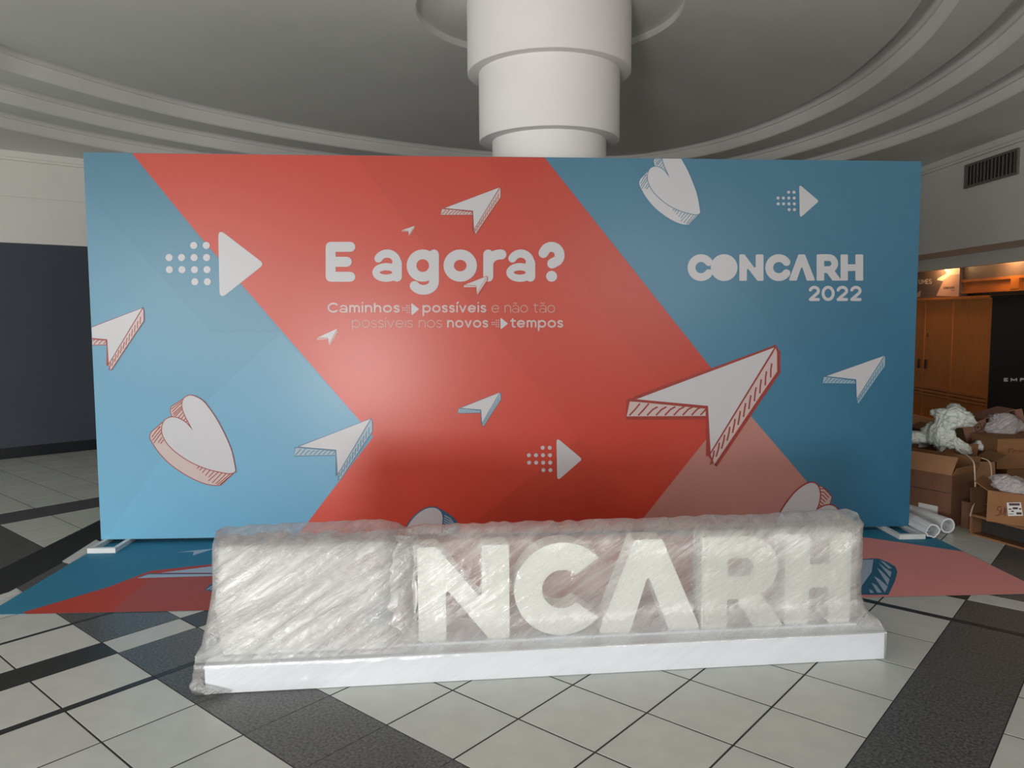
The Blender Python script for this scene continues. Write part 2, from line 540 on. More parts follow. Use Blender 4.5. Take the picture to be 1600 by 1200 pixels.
struct(obj('ceiling_lower', cat(box(5.55, 9.2, -5.2, 13.6, 2.371, 2.45), box(6.00, 6.08, -5.2, 13.6, 2.212, 2.371)), M['wall_paint']))
struct(obj('wall_shop', box(6.48, 6.6, -5.2, 13.6, 0, 2.371), M['board_brown']))
# facade behind the camera with the entrance and windows the daylight comes through
struct(obj('wall_back', cat(box(-9.2, -7.6, -5.2, -5.0, 0, 3.56), box(-7.6, -4.0, -5.2, -5.0, 0, 0.75), box(-4.0, -3.3, -5.2, -5.0, 0, 3.56),
                            box(-7.6, -4.0, -5.2, -5.0, 3.05, 3.56), box(-3.3, -1.5, -5.2, -5.0, 2.3, 3.56), box(-1.5, 1.7, -5.2, -5.0, 0, 3.56),
                            box(1.7, 5.5, -5.2, -5.0, 0, 1.4), box(1.7, 5.5, -5.2, -5.0, 3.15, 3.56), box(5.5, 9.2, -5.2, -5.0, 0, 3.56)), M['wall_paint']))

# ---- ceiling: oval recess, three steps, lower soffit
c1 = [(-4.26, 6.66), (-4.05, 7.23), (-3.77, 7.84), (-3.4, 8.46), (-2.91, 9.06), (-2.33, 9.65), (-1.64, 10.21), (-0.85, 10.72), (-0.2, 11.03),
      (0.55, 11.27), (1.25, 11.35), (1.86, 11.20), (2.58, 10.48), (3.06, 9.39), (3.29, 8.1), (3.24, 6.92), (3.04, 5.89), (2.6, 4.6), (1.9, 3.3), (0.9, 2.2),
      (-0.5, 1.6), (-2.0, 1.8), (-3.3, 2.7), (-4.1, 4.0), (-4.4, 5.4)]
LOOP = catmull([(x, y, 0) for x, y in c1], 12, True)
for _ in range(10):
    LOOP = [(LOOP[k - 1] + 2 * LOOP[k] + LOOP[(k + 1) % len(LOOP)]) / 4 for k in range(len(LOOP))]
NL = len(LOOP)


def offset_loop(L, d):
    out = []
    for k in range(NL):
        t = (L[(k + 2) % NL] - L[k - 2]).normalized()
        out.append(L[k] + Vector((-t.y, t.x, 0)) * d)   # loop runs clockwise: left normal points outwards
    return out


def loop_strip(rows):
    V, Fc = [], []
    for L, z in rows:
        V += [Vector((p.x, p.y, z)) for p in L]
    for r in range(len(rows) - 1):
        for k in range(NL):
            k2 = (k + 1) % NL
            Fc.append((r * NL + k, r * NL + k2, (r + 1) * NL + k2, (r + 1) * NL + k))
    return V, Fc


ZC = [3.90, 3.755, 3.62, 3.50]
OFFS = [0.0, 0.53, 1.00]
# upper ceiling with the round recess about the column
CX, CY = 0.30, 6.1
ring = [Vector((CX + 1.01 * math.cos(a), CY + 1.01 * math.sin(a), 0)) for a in [math.atan2(p.y - CY, p.x - CX) for p in LOOP]]
ceil_top = struct(obj('ceiling', loop_strip([(LOOP, ZC[0] + 0.10), (LOOP, ZC[0]), (ring, ZC[0]), (ring, ZC[0] + 0.055), ([Vector((CX, CY, 0)) + (p - Vector((CX, CY, 0))) * 0.3 for p in ring], ZC[0] + 0.055)]), M['ceil']))
for s in range(3):
    z = ZC[s]; zl = ZC[s + 1]; d = OFFS[s]
    rows = [(offset_loop(LOOP, d - 0.012), z + 0.10), (offset_loop(LOOP, d + 0.12), z + 0.10), (offset_loop(LOOP, d + 0.12), z - 0.022),
            (offset_loop(LOOP, d + 0.145), z - 0.022), (offset_loop(LOOP, d + 0.145), z - 0.030), (offset_loop(LOOP, d + 0.155), zl + 0.012), (offset_loop(LOOP, d + 0.17), zl)]
    if s < 2:
        rows += [(offset_loop(LOOP, OFFS[s + 1]), zl), (offset_loop(LOOP, OFFS[s + 1]), zl + 0.10)]
    else:
        outer = []
        for p in offset_loop(LOOP, d + 0.17):
            q = p - Vector((0, 6, 0)); sc = min(9.2 / abs(q.x) if abs(q.x) > 1e-6 else 1e9, (7.9 if q.y > 0 else 11.2) / abs(q.y) if abs(q.y) > 1e-6 else 1e9)
            outer.append(Vector((0, 6, 0)) + q * sc)
        rows += [(outer, zl)]
    obj('ceiling_step', loop_strip(rows), M['ceil'], ceil_top)

# ---- column with stepped drums
col = struct(obj('column', lathe(CX, CY, [(0.44, 0), (0.44, 3.0)]), M['white_paint'], smooth=True), 'round white column behind the backdrop')
for nm, r, z0, z1, ri in (('drum', 0.54, 2.937, 3.46, 0.43), ('drum', 0.625, 3.441, 3.96, 0.53)):
    o = obj(nm, lathe(CX, CY, [(ri, z0), (r - 0.006, z0), (r, z0 + 0.006), (r, z1)]), M['white_paint'], col, smooth=True)
    o.data.polygons.foreach_set('use_smooth', [k >= 96 for k in range(len(o.data.polygons))])

# ---- air vent on the right wall
vent = thing('air_vent', 'grey louvred air vent high on the right wall', 'vent', (5.4, 8.82, 3.1))
y0, y1, z0, z1 = 8.36, 9.28, 3.095, 3.32
obj('vent_frame', cat(box(5.375, 5.4, y0 - 0.025, y1 + 0.025, z0 - 0.025, z0), box(5.375, 5.4, y0 - 0.025, y1 + 0.025, z1, z1 + 0.025),
                      box(5.375, 5.4, y0 - 0.025, y0, z0, z1), box(5.375, 5.4, y1, y1 + 0.025, z0, z1)), M['vent'], vent)
obj('vent_backing', box(5.394, 5.3995, y0, y1, z0, z1), M['vent_dark'], vent)
for k in range(14):
    y = y0 + (k + 0.5) * (y1 - y0) / 14
    mx = Matrix.Translation((5.384, y, 0)) @ Matrix.Rotation(math.radians(random.uniform(20, 60)), 4, 'Z')
    obj('vent_slat', box(-0.010, 0.010, -0.003, 0.003, z0, z1, mx), M['vent'], vent)
print('tiles', count)


# ================================================================== PRINT TOOLKIT (flat print on real surfaces)
def polyclip(P, clip):
    """Sutherland-Hodgman against a convex polygon"""
    area2 = sum(clip[k][0] * clip[(k + 1) % len(clip)][1] - clip[(k + 1) % len(clip)][0] * clip[k][1] for k in range(len(clip)))
    s = 1 if area2 > 0 else -1
    out = P
    for k in range(len(clip)):
        a, b = clip[k], clip[(k + 1) % len(clip)]
        if not out:
            return []
        inp, out = out, []
        def side(p):
            return s * ((b[0] - a[0]) * (p[1] - a[1]) - (b[1] - a[1]) * (p[0] - a[0]))
        for q in range(len(inp)):
            p, r = inp[q - 1], inp[q]
            sp, sr = side(p), side(r)
            if (sp >= 0) != (sr >= 0):
                t = sp / (sp - sr)
                out.append((p[0] + (r[0] - p[0]) * t, p[1] + (r[1] - p[1]) * t))
            if sr >= 0:
                out.append(r)
    return out


def arc(cx, cy, rx, ry, a0, a1, n=14):
    return [(cx + rx * math.cos(math.radians(a0 + (a1 - a0) * k / n)), cy + ry * math.sin(math.radians(a0 + (a1 - a0) * k / n))) for k in range(n + 1)]


def smooth2(P, per=6, closed=False):
    return [(v.x, v.y) for v in catmull([(p[0], p[1], 0) for p in P], per, closed)]


def rounded(P, r, n=5):
    out = []
    for k in range(len(P)):
        a, b, c = Vector(P[k - 1]), Vector(P[k]), Vector(P[(k + 1) % len(P)])
        u, v = (a - b).normalized(), (c - b).normalized()
        ang = u.angle(v)
        d = min(r / math.tan(ang / 2), (a - b).length * 0.45, (c - b).length * 0.45)
        p0, p1 = b + u * d, b + v * d
        for q in range(n + 1):
            t = q / n
            w = (1 - t) ** 2 * p0 + 2 * t * (1 - t) * b + t * t * p1
            out.append((w.x, w.y))
    return out


class Print:
    """polygons drawn in the photograph's pixels and laid on a surface by proj(px, py, lift)"""
    def __init__(self, proj, clip=None, step=0.0008, lift=0.001):
        self.proj, self.clip, self.step = proj, clip, step
        self.lift = lift; self.cyc = 0; self.V, self.F, self.I, self.mats = [], [], [], []

    def mi(self, m):
        if m not in self.mats:
            self.mats.append(m)
        return self.mats.index(m)

    def up(self):
        self.lift += self.step

    def conv(self, P, m):
        if self.clip:
            P = polyclip(list(P), self.clip)
        if len(P) < 3:
            return
        n = len(self.V)
        for p in P:
            self.V.append(self.proj(p[0], p[1], self.lift + 4e-5 * (self.cyc % 14)))
        a = self.V[n:]
        nn = Vector((0, 0, 0))
        for k in range(len(a)):
            nn += (a[k] - a[0]).cross(a[(k + 1) % len(a)] - a[0])
        idx = list(range(n, n + len(P)))
        if nn.dot(EYE - a[0]) < 0:
            idx.reverse()
        self.F.append(tuple(idx)); self.I.append(self.mi(m))

    def fill(self, P, m):
        self.cyc += 1
        tri = tessellate_polygon([[Vector((p[0], p[1], 0)) for p in P]])
        for t in tri:
            self.conv([P[k] for k in t], m)

    def line(self, P, w, m, cap=True):
        """round-ended ribbon along P of width w (px)"""
        h = w / 2
        Q = [Vector((p[0], p[1])) for p in P]
        Q = [q for k, q in enumerate(Q) if k == 0 or (q - Q[k - 1]).length > 1e-6]
        if len(Q) < 2:
            return
        self.cyc += 1
        off = []
        for k in range(len(Q)):
            t = (Q[min(k + 1, len(Q) - 1)] - Q[max(k - 1, 0)]).normalized()
            off.append(Vector((-t.y, t.x)) * h)
        for k in range(len(Q) - 1):
            self.conv([tuple(Q[k] + off[k]), tuple(Q[k + 1] + off[k + 1]), tuple(Q[k + 1] - off[k + 1]), tuple(Q[k] - off[k])], m)
        if cap:
            for e in (Q[0], Q[-1]):
                self.cyc += 1
                self.conv([(e.x + h * math.cos(a), e.y + h * math.sin(a)) for a in [2 * math.pi * k / 12 for k in range(12)]], m)

    def disc(self, x, y, r, m, n=16):
        self.cyc += 1
        self.conv([(x + r * math.cos(2 * math.pi * k / n), y + r * math.sin(2 * math.pi * k / n)) for k in range(n)], m)

    def build(self, name, parent):
        o = obj(name, (self.V, self.F), self.mats, parent, self.I)
        return o


# ---- stroke alphabet (y up, cap height 1, w = stroke width); returns strokes and advance
XH = 0.77


def glyph(ch, w):
    h = w / 2; X = XH; r = X / 2 - h
    ob = lambda cx: arc(cx, X / 2, r, X / 2 - h, 0, 360, 28)
    D = X + 0.0
    if ch == 'o':
        return [ob(r + h)], D
    if ch == 'ã':
        return glyph('a', w)[0] + [[(0.14, X + 0.16), (0.22, X + 0.23), (0.32, X + 0.17), (0.40, X + 0.13), (0.48, X + 0.2)]], glyph('a', w)[1]
    if ch == 'a':
        wd = 0.70; h1 = 0.42 * w; bt = X * 0.575
        return [(arc(wd * 0.5, X - h1 - 0.235, wd * 0.5 - h, 0.235, 0, 152, 12), 0.84), [(wd - h, h), (wd - h, X - h1 - 0.235)],
                (arc(0.33, bt / 2, 0.33 - 0.37 * w, bt / 2 - 0.36 * w, 0, 360, 26), 0.74)], wd
    if ch == 'g':
        return [ob(r + h), [(D - h, X - h), (D - h, 0.02)] + arc(D / 2 + 0.02, 0.0, D / 2 - h - 0.02, 0.24 - h * 0.3, 0, -150, 12)], D
    if ch == 'e':
        return [[(h + 0.02, X / 2), (D - h, X / 2)] + arc(D / 2, X / 2, r, X / 2 - h, 0, 318, 26)], D
    if ch == 'c':
        return [arc(D / 2, X / 2, r, X / 2 - h, 45, 315, 24)], D * 0.9
    if ch == 'r':
        return [[(h, h), (h, X - h)], [(h, X * 0.5)] + arc(h + 0.30, X * 0.52, 0.30, X * 0.48 - h, 178, 84, 8)], 0.32 + w
    if ch in 'ií':
        s = [[(h, h), (h, X - h)]]
        if ch == 'i':
            s.append([(h, 0.985), (h, 0.99)])
        else:
            s.append([(h - 0.01, X + 0.14), (h + 0.10, X + 0.27)])
        return s, w
    if ch == 'n':
        return [[(h, h), (h, X - h)], [(h, X * 0.5)] + arc(0.32, X - h - 0.26, 0.32 - h, 0.26, 180, 0, 12) + [(0.64 - h, h)]], 0.64
    if ch == 'h':
        return [[(h, h), (h, 1 - h)], [(h, X * 0.5)] + arc(0.32, X - h - 0.26, 0.32 - h, 0.26, 180, 0, 12) + [(0.64 - h, h)]], 0.64
    if ch == 'm':
        a = 0.27
        return [[(h, h), (h, X - h)], [(h, X * 0.5)] + arc(a, X - h - 0.22, a - h, 0.22, 180, 0, 10) + [(2 * a - h, h)],
                [(2 * a - h, X * 0.5)] + arc(3 * a - w, X - h - 0.22, a - h, 0.22, 180, 0, 10) + [(4 * a - w - h, h)]], 4 * a - w
    if ch == 'p':
        return [[(h, -0.26), (h, X - h)], ob(r + h)], D
    if ch == 's':
        rr = (X - w) / 4; wd = 0.54
        return [arc(wd / 2, X - h - rr, wd / 2 - h, rr, 30, 200, 10) + [(wd / 2, X / 2)] + arc(wd / 2, h + rr, wd / 2 - h, rr, 60, -150, 12)], wd
    if ch == 't':
        return [[(0.15 + h, 0.95 - h), (0.15 + h, 0.22)] + arc(0.33 + h, 0.2, 0.18, 0.2 - h, 180, 275, 6), [(h, X - h), (0.46, X - h)]], 0.50
    if ch == 'v':
        return [[(h, X - h), (0.33, h)], [(0.33, h), (0.66 - h, X - h)]], 0.66
    if ch == 'E':
        return [[(h, h), (h, 1 - h)], [(h, h), (0.70 - h, h)], [(h, 0.5), (0.62 - h, 0.5)], [(h, 1 - h), (0.70 - h, 1 - h)]], 0.70
    if ch == 'C':
        return [arc(0.5, 0.5, 0.5 - h, 0.5 - h, 45, 315, 28)], 0.88
    if ch == '?':
        return [[(h, 0.72)] + arc(0.33, 1 - h - 0.21, 0.33 - h, 0.21, 160, -38, 14) + [(0.345, 0.455)], ([(0.33, h * 1.1), (0.335, h * 1.1)], 1.1)], 0.66
    if ch == '2':
        return [[(h, 0.72)] + arc(0.33, 1 - h - 0.23, 0.33 - h, 0.23, 165, -40, 14) + [(h, h)], [(h, h), (0.66 - h, h)]], 0.66
    if ch == '0':
        return [arc(0.39, 0.5, 0.39 - h, 0.5 - h, 0, 360, 28)], 0.78
    if ch == 'L':
        return [[(h, 1 - h), (h, h), (0.5 - h, h)]], 0.5
    if ch == 'U':
        return [[(h, 1 - h), (h, 0.35)] + arc(0.36, 0.36, 0.36 - h, 0.36 - h, 180, 360, 12) + [(0.72 - h, 1 - h)]], 0.72
    if ch == 'M':
        return [[(h, h), (h, 1 - h)], [(h, 1 - h), (0.42, 0.35)], [(0.42, 0.35), (0.84 - h, 1 - h)], [(0.84 - h, 1 - h), (0.84 - h, h)]], 0.84
    if ch == 'S':
        rr = (1 - w) / 4
        return [arc(0.31, 1 - h - rr, 0.31 - h, rr, 30, 250, 12) + arc(0.31, h + rr, 0.31 - h, rr, 80, -150, 12)], 0.62
    if ch == 'P':
        return [[(h, h), (h, 1 - h)], [(h, 1 - h), (0.35, 1 - h)] + arc(0.35, 0.72, 0.33 - h, 0.28 - h, 90, -90, 10) + [(h, 0.44)]], 0.66
    if ch == 'O':
        return [arc(0.5, 0.5, 0.5 - h, 0.5 - h, 0, 360, 28)], 1.0
    if ch == 'N':
        return [[(h, h), (h, 1 - h)], [(h, 1 - h), (0.78 - h, h)], [(0.78 - h, h), (0.78 - h, 1 - h)]], 0.78
    if ch == 'A':
        return [[(h, h), (0.4, 1 - h)], [(0.4, 1 - h), (0.8 - h, h)], [(0.2, 0.34), (0.6, 0.34)]], 0.8
    if ch == 'R':
        return glyph('P', w)[0] + [[(0.34, 0.44), (0.66 - h, h)]], 0.68
    if ch == 'T':
        return [[(0.33, h), (0.33, 1 - h)], [(h, 1 - h), (0.66 - h, 1 - h)]], 0.66
    if ch == 'H':
        return [[(h, h), (h, 1 - h)], [(0.74 - h, h), (0.74 - h, 1 - h)], [(h, 0.5), (0.74 - h, 0.5)]], 0.74
    return [], 0.35


def place(P, ch, w, fx, mcol):
    """draw glyph strokes through fx(x, y) -> px; stroke width in px from the local scale"""
    st, adv = glyph(ch, w)
    a, b = fx(0, 0), fx(0, 1)
    k = math.hypot(b[0] - a[0], b[1] - a[1])
    for s in st:
        kw = 1.0
        if isinstance(s, tuple):
            s, kw = s
        P.line([fx(*p) for p in s], w * k * kw, mcol)
    return adv


def boxed(P, ch, w, x0, x1, yb, yt, mcol, cap=1.0, slope=0.0):
    """glyph in the pixel box x0..x1; yb base line, yt the height of `cap`"""
    adv = glyph(ch, w)[1]
    sx = (x1 - x0) / adv; sy = (yb - yt) / cap
    place(P, ch, w * 1.0, lambda x, y: (x0 + x * sx, yb - y * sy + slope * (x0 + x * sx)), mcol)


def textrun(P, runs, x0, x1, yb, caph, mcol, slope=0.0, gap=0.10, space=0.30):
    """runs = [(text, stroke width, colour)]; scaled to end at x1"""
    tot = 0
    for t, w, c in runs:
        for ch in t:
            tot += (space if ch == ' ' else glyph(ch, w)[1] + gap)
    k = (x1 - x0) / (tot - gap)
    x = 0
    for t, w, c in runs:
        for ch in t:
            if ch == ' ':
                x += space; continue
            xx = x
            adv = place(P, ch, w, lambda u, v: (x0 + (xx + u) * k, yb - v * caph + slope * (xx + u) * k), c or mcol)
            x += adv + gap


# ================================================================== THE BACKDROP
backdrop = thing('backdrop', 'wide printed event backdrop panel in blue, red and pink with white lettering', 'backdrop', (BA + BB) / 2)
BP = BA.copy()


def bproj(px, py, lift):
    return atplane(px, py, BP + BN * lift, BN)


PCL = [(130.5, 238.5), (1439.5, 252), (1419.5, 821.5), (158.5, 842.5)]
front = [bproj(*p, 0) for p in ((130, 238), (1440, 252), (1420, 822), (158, 843))]
backp = [p - BN * 0.06 for p in front]
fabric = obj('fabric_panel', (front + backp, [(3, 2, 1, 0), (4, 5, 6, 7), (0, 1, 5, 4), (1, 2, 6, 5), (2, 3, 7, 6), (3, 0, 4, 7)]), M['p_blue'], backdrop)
bmx = frame_mx(BA, BX)
obj('frame', cat(box(0.03, BLEN - 0.03, 0.062, 0.095, 0.035, 0.07, bmx), box(0.03, BLEN - 0.03, 0.062, 0.095, 2.58, 2.62, bmx),
                 box(0.03, 0.07, 0.062, 0.095, 0.07, 2.58, bmx), box(BLEN - 0.07, BLEN - 0.03, 0.062, 0.095, 0.07, 2.58, bmx),
                 box(BLEN / 2 - 0.02, BLEN / 2 + 0.02, 0.062, 0.095, 0.07, 2.58, bmx)), M['frame_dark'], backdrop)
for nm, xa, mm in (('foot', 0.02, M['frame_white']), ('foot', BLEN - 0.20, M['frame_white'])):
    o = obj(nm, cat(box(xa, xa + 0.19, -0.235, -0.205, 0.0015, 0.036, bmx), box(xa, xa + 0.03, -0.205, 0.16, 0.0015, 0.032, bmx),
                    box(xa + 0.16, xa + 0.19, -0.205, 0.16, 0.0015, 0.032, bmx), box(xa, xa + 0.19, 0.13, 0.16, 0.032, 0.04, bmx),
                    box(xa + 0.08, xa + 0.11, 0.10, 0.13, 0.0015, 0.3, bmx)), mm, backdrop)

# colour fields and faint facets
LR = lambda y: 1108 + (y - 571) / 1.205          # red / blue edge on the right
g = Print(bproj, PCL, lift=0.0006)
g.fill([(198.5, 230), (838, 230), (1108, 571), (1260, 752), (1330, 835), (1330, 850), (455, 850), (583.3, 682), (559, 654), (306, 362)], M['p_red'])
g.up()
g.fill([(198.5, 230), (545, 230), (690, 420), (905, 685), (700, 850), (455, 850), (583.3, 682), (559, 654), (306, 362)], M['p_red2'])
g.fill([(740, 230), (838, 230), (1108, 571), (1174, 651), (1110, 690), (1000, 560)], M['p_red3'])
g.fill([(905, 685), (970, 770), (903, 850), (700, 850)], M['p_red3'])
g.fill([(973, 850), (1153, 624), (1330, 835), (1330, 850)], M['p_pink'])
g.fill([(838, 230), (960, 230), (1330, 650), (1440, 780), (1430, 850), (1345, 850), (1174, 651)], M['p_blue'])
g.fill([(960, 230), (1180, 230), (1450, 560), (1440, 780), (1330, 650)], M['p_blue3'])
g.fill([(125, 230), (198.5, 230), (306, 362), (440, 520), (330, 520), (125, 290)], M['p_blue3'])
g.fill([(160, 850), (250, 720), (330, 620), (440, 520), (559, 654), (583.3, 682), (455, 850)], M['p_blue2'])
g.build('colour_fields', fabric)


# paper darts: template traced from the largest one
def dart(tip, bottom, line, body, side, name='printed_dart', lw=22, hat=True, parent=None, proj=None, clip=None, rot=None, lift=0.004):
    T0, T1 = (1385, 95), (850, 1125)
    vx, vy = T1[0] - T0[0], T1[1] - T0[1]
    wx, wy = bottom[0] - tip[0], bottom[1] - tip[1]
    d = vx * vx + vy * vy
    a, b = (vx * wx + vy * wy) / d, (vx * wy - vy * wx) / d
    k = math.hypot(a, b)
    fx = rot or (lambda p: (tip[0] + a * (p[0] - T0[0]) - b * (p[1] - T0[1]), tip[1] + b * (p[0] - T0[0]) + a * (p[1] - T0[1])))
    if rot:
        k = rot.k
    P = Print(proj or bproj, clip or PCL, lift=lift)
    mp = lambda L: [fx(p) for p in L]
    top = [(195, 553), (1362, 122), (820, 1000), (800, 612)]
    lft = [(140, 572), (205, 576), (780, 636), (780, 697), (112, 697)]
    rgt = [(820, 1022), (1350, 170), (1372, 120), (1385, 160), (1385, 325), (1228, 550), (850, 1108)]
    if line is not None:
        for L in (top, lft, rgt):
            P.line(mp(L + [L[0]]), lw * 2 * k, line)
        P.fill(mp([(800, 612), (790, 640), (780, 1040), (820, 1020)]), line)
        P.up()
    P.fill(mp(lft), side); P.fill(mp(rgt), side); P.up()
    if line is not None and hat:
        for x in range(155, 800, 75):
            P.line(mp([(x - 20, 690), (x + 28, 640), (x + 70, 590 if x < 300 else 618)]), 13 * k, line, False)
        for t in [q / 12 for q in range(0, 12)]:
            ax, ay = 850 + (1385 - 850) * t, 1010 + (210 - 1010) * t - 20
            bx, by = ax - 22 * (1 - t) - 8, ay + 118
            P.line(mp([(ax, ay), (ax - 8, ay + 50), (bx, by)]), 13 * k, line, False)
        P.up()
        P.line(mp([(815, 1010), (1368, 118)]), 20 * k, line)
        P.line(mp([(205, 565), (800, 622), (800, 640)]), 20 * k, line)
        P.up()
    P.fill(mp(top), body)
    return P.build(name, parent or fabric)


dart((1214, 538), (1116, 729), M['p_line'], M['p_white'], M['p_blush'], lw=29)
dart((224, 479), (173, 580), M['p_line'], M['p_white'], M['p_blush'], lw=12)
dart((782, 291), (743, 367), M['p_line'], M['p_white'], M['p_blush'], lw=9)
dart((648, 352.5), (639, 369), None, M['p_white'], M['p_rose'])
dart((527, 513), (515, 541), None, M['p_white'], M['p_rose'])
dart((761, 431), (746, 461), M['p_red'], M['p_white'], M['p_blush'], hat=False, lw=40, lift=0.008)
dart((782, 612), (755, 667), M['p_lblue'], M['p_white'], M['p_pale'], lw=16)
dart((581, 652), (531, 752), M['p_lblue'], M['p_white'], M['p_pale'], lw=14)
dart((1383, 554), (1341, 632), M['p_blue3'], M['p_white'], M['p_pale'], lw=10)


# hearts
def heart(fx, k, line, name='printed_heart', clip=None, lw=9, side_m='p_blush'):
    P = Print(bproj, clip or PCL, lift=0.004)
    mp = lambda L: [fx(p) for p in L]
    top = smooth2([(545, 485), (505, 410), (465, 335), (440, 270), (432, 215), (445, 160), (480, 130), (520, 120), (580, 138), (650, 183), (720, 268), (800, 390), (880, 545), (940, 690), (972, 830), (985, 902)], 4) \
        + smooth2([(975, 918), (930, 930), (850, 920), (720, 890), (600, 848), (480, 787), (360, 702), (280, 622), (235, 545), (220, 480), (232, 410), (265, 367), (330, 346), (400, 362), (470, 405), (545, 485)], 4)
    side = smooth2([(225, 405), (160, 462), (110, 508), (98, 560), (130, 620), (200, 722), (330, 850), (500, 960), (650, 1028), (760, 1052), (830, 1050)], 4) + [(985, 908), (850, 915), (600, 845), (360, 700), (235, 545), (220, 480)]
    notch = [(445, 158), (322, 238), (310, 285), (330, 340), (400, 360), (470, 402), (540, 480), (480, 370), (440, 260)]
    for L in (side, notch):
        P.line(mp(L + [L[0]]), lw * 2 * k, line)
    P.up()
    P.fill(mp(side), M[side_m]); P.fill(mp(notch), M[side_m]); P.up()
    for a, b in (((112, 555), (200, 440)), ((118, 590), (210, 475)), ((135, 615), (215, 505)), ((180, 612), (222, 555)), ((205, 622), (238, 580)), ((150, 500), (205, 445)),
                 ((585, 880), (608, 862)), ((612, 900), (645, 866)), ((640, 925), (680, 880)), ((672, 955), (722, 895)), ((705, 972), (768, 905)), ((703, 1010), (810, 915)),
                 ((745, 1030), (850, 922)), ((780, 1042), (895, 928)), ((800, 1048), (935, 932)), ((825, 1048), (970, 925)),
                 ((325, 290), (430, 190)), ((335, 312), (432, 225)), ((360, 335), (440, 255)), ((390, 352), (448, 285)), ((420, 365), (460, 312)), ((445, 385), (475, 345)), ((470, 400), (488, 370)), ((322, 260), (425, 178)), ((340, 330), (435, 240))):
        P.line(mp([a, b]), 9 * k, line, False)
    P.up()
    P.line(mp(top + [top[0]]), lw * 2 * k, line); P.up()
    P.fill(mp(top), M['p_white'])
    return P.build(name, fabric)


heart(lambda p: (220 + p[0] / 6.667, 600 + p[1] / 6.667), 1 / 6.667, M['p_line'])
KH = 0.1285
heart(lambda p: (1094 + (p[0] - 985) * KH * 0.835, 332 + (p[1] - 905) * KH), KH * 0.9, M['p_blue3'], lw=9, side_m='p_white')
# heart cut by the lower edge, bottom right
P = Print(bproj, PCL, lift=0.004)
cv = lambda L: [(940 + x / 3.077, 500 + y / 3.077) for x, y in L]
s1 = [(1045, 800), (1060, 803), (1105, 850), (1095, 890), (1030, 930), (1000, 962)]
s2 = [(1120, 895), (1165, 945), (1205, 985), (1210, 1010), (1150, 1010)]
for L in (s1, s2):
    P.line(cv(L + [L[0]]), 2.6, M['p_line'])
P.up()
for L in (s1, s2):
    P.fill(cv(L), M['p_blush'])
P.up()
for k in range(8):
    t = k / 8
    P.line(cv([(1046 - 38 * t, 810 + 130 * t), (1075 - 50 * t, 812 + 120 * t), (1102 - 70 * t, 845 + 80 * t)]), 1.6, M['p_line'], False)
for k in range(4):
    P.line(cv([(1150, 940 + 14 * k), (1160 + 13 * k, 985)]), 1.6, M['p_line'], False)
P.up()
l1 = smooth2([(835, 1000), (850, 950), (880, 895), (930, 830), (980, 792), (1015, 783), (1040, 800), (1050, 845), (1035, 905), (995, 965)], 4)
l2 = smooth2([(995, 965), (1035, 915), (1080, 892), (1118, 896), (1142, 925), (1150, 960), (1150, 1010)], 4)
P.line(cv(l1), 4, M['p_line']); P.line(cv(l2), 4, M['p_line']); P.up()
P.fill(cv(l1 + [(990, 1010), (835, 1010)]), M['p_white']); P.fill(cv(l2 + [(960, 1010)]), M['p_white'])
P.build('printed_heart', fabric)
# heart cut by the lower edge, middle
P = Print(bproj, PCL, lift=0.004)
cv = lambda L: [(450 + x / 3.2, 560 + y / 3.2) for x, y in L]
sd = smooth2([(745, 752), (790, 775), (830, 806), (850, 840), (852, 900)], 4) + [(765, 900), (775, 800)]
P.line(cv(sd + [sd[0]]), 3.6, M['p_lblue']); P.fill(cv(sd), M['p_lblue']); P.up()
for k in range(7):
    t = k / 7
    P.line(cv([(782 - 14 * t, 785 + 80 * t), (810 - 16 * t, 800 + 75 * t), (842 - 30 * t, 845 + 60 * t)]), 2.0, M['p_pale'], False)
P.up()
tp = smooth2([(578, 880), (600, 835), (640, 785), (690, 752), (735, 748), (764, 768), (773, 805), (764, 870), (760, 900)], 4)
P.line(cv(tp), 4, M['p_lblue']); P.up(); P.fill(cv(tp + [(578, 900)]), M['p_white'])
P.build('printed_heart', fabric)
P = Print(bproj, PCL, lift=0.004)
P.line([(1024, 824), (1034, 819), (1048.5, 815), (1050, 824)], 1.6, M['p_line']); P.line([(1048.5, 815), (1043, 824)], 1.6, M['p_line'])
P.build('printed_dart', fabric)


# dotted arrow icons
def icon(x0, y0, x1, y1, name='dotted_arrow', P=None, dots='p_white', dr=0.0375):
    own = P is None
    if own:
        P = Print(bproj, PCL, lift=0.004)
    Wd, Hd = x1 - x0, y1 - y0
    sk = 2.2 / 150 * 0
    tri = [(x0 + Wd * 0.552, y0 - Hd * 0.06), (x1 + Wd * 0.035, y0 + Hd * 0.5), (x0 + Wd * 0.568, y1 + Hd * 0.06)]
    P.fill(rounded(tri, Wd * 0.045), M['p_white'])
    for r, cols in ((0, (2, 3)), (1, (0, 1, 2, 3)), (2, (0, 1, 2, 3)), (3, (2, 3))):
        for c in cols:
            P.disc(x0 + Wd * (0.037 + 0.1305 * c) + r * Wd * 0.004, y0 + Hd * (0.207 + 0.191 * r), Wd * dr, M[dots])
    if own:
        P.build(name, fabric)


icon(258, 363, 408, 462)
icon(823, 687, 907, 748)
icon(1213, 290.5, 1277.5, 338)

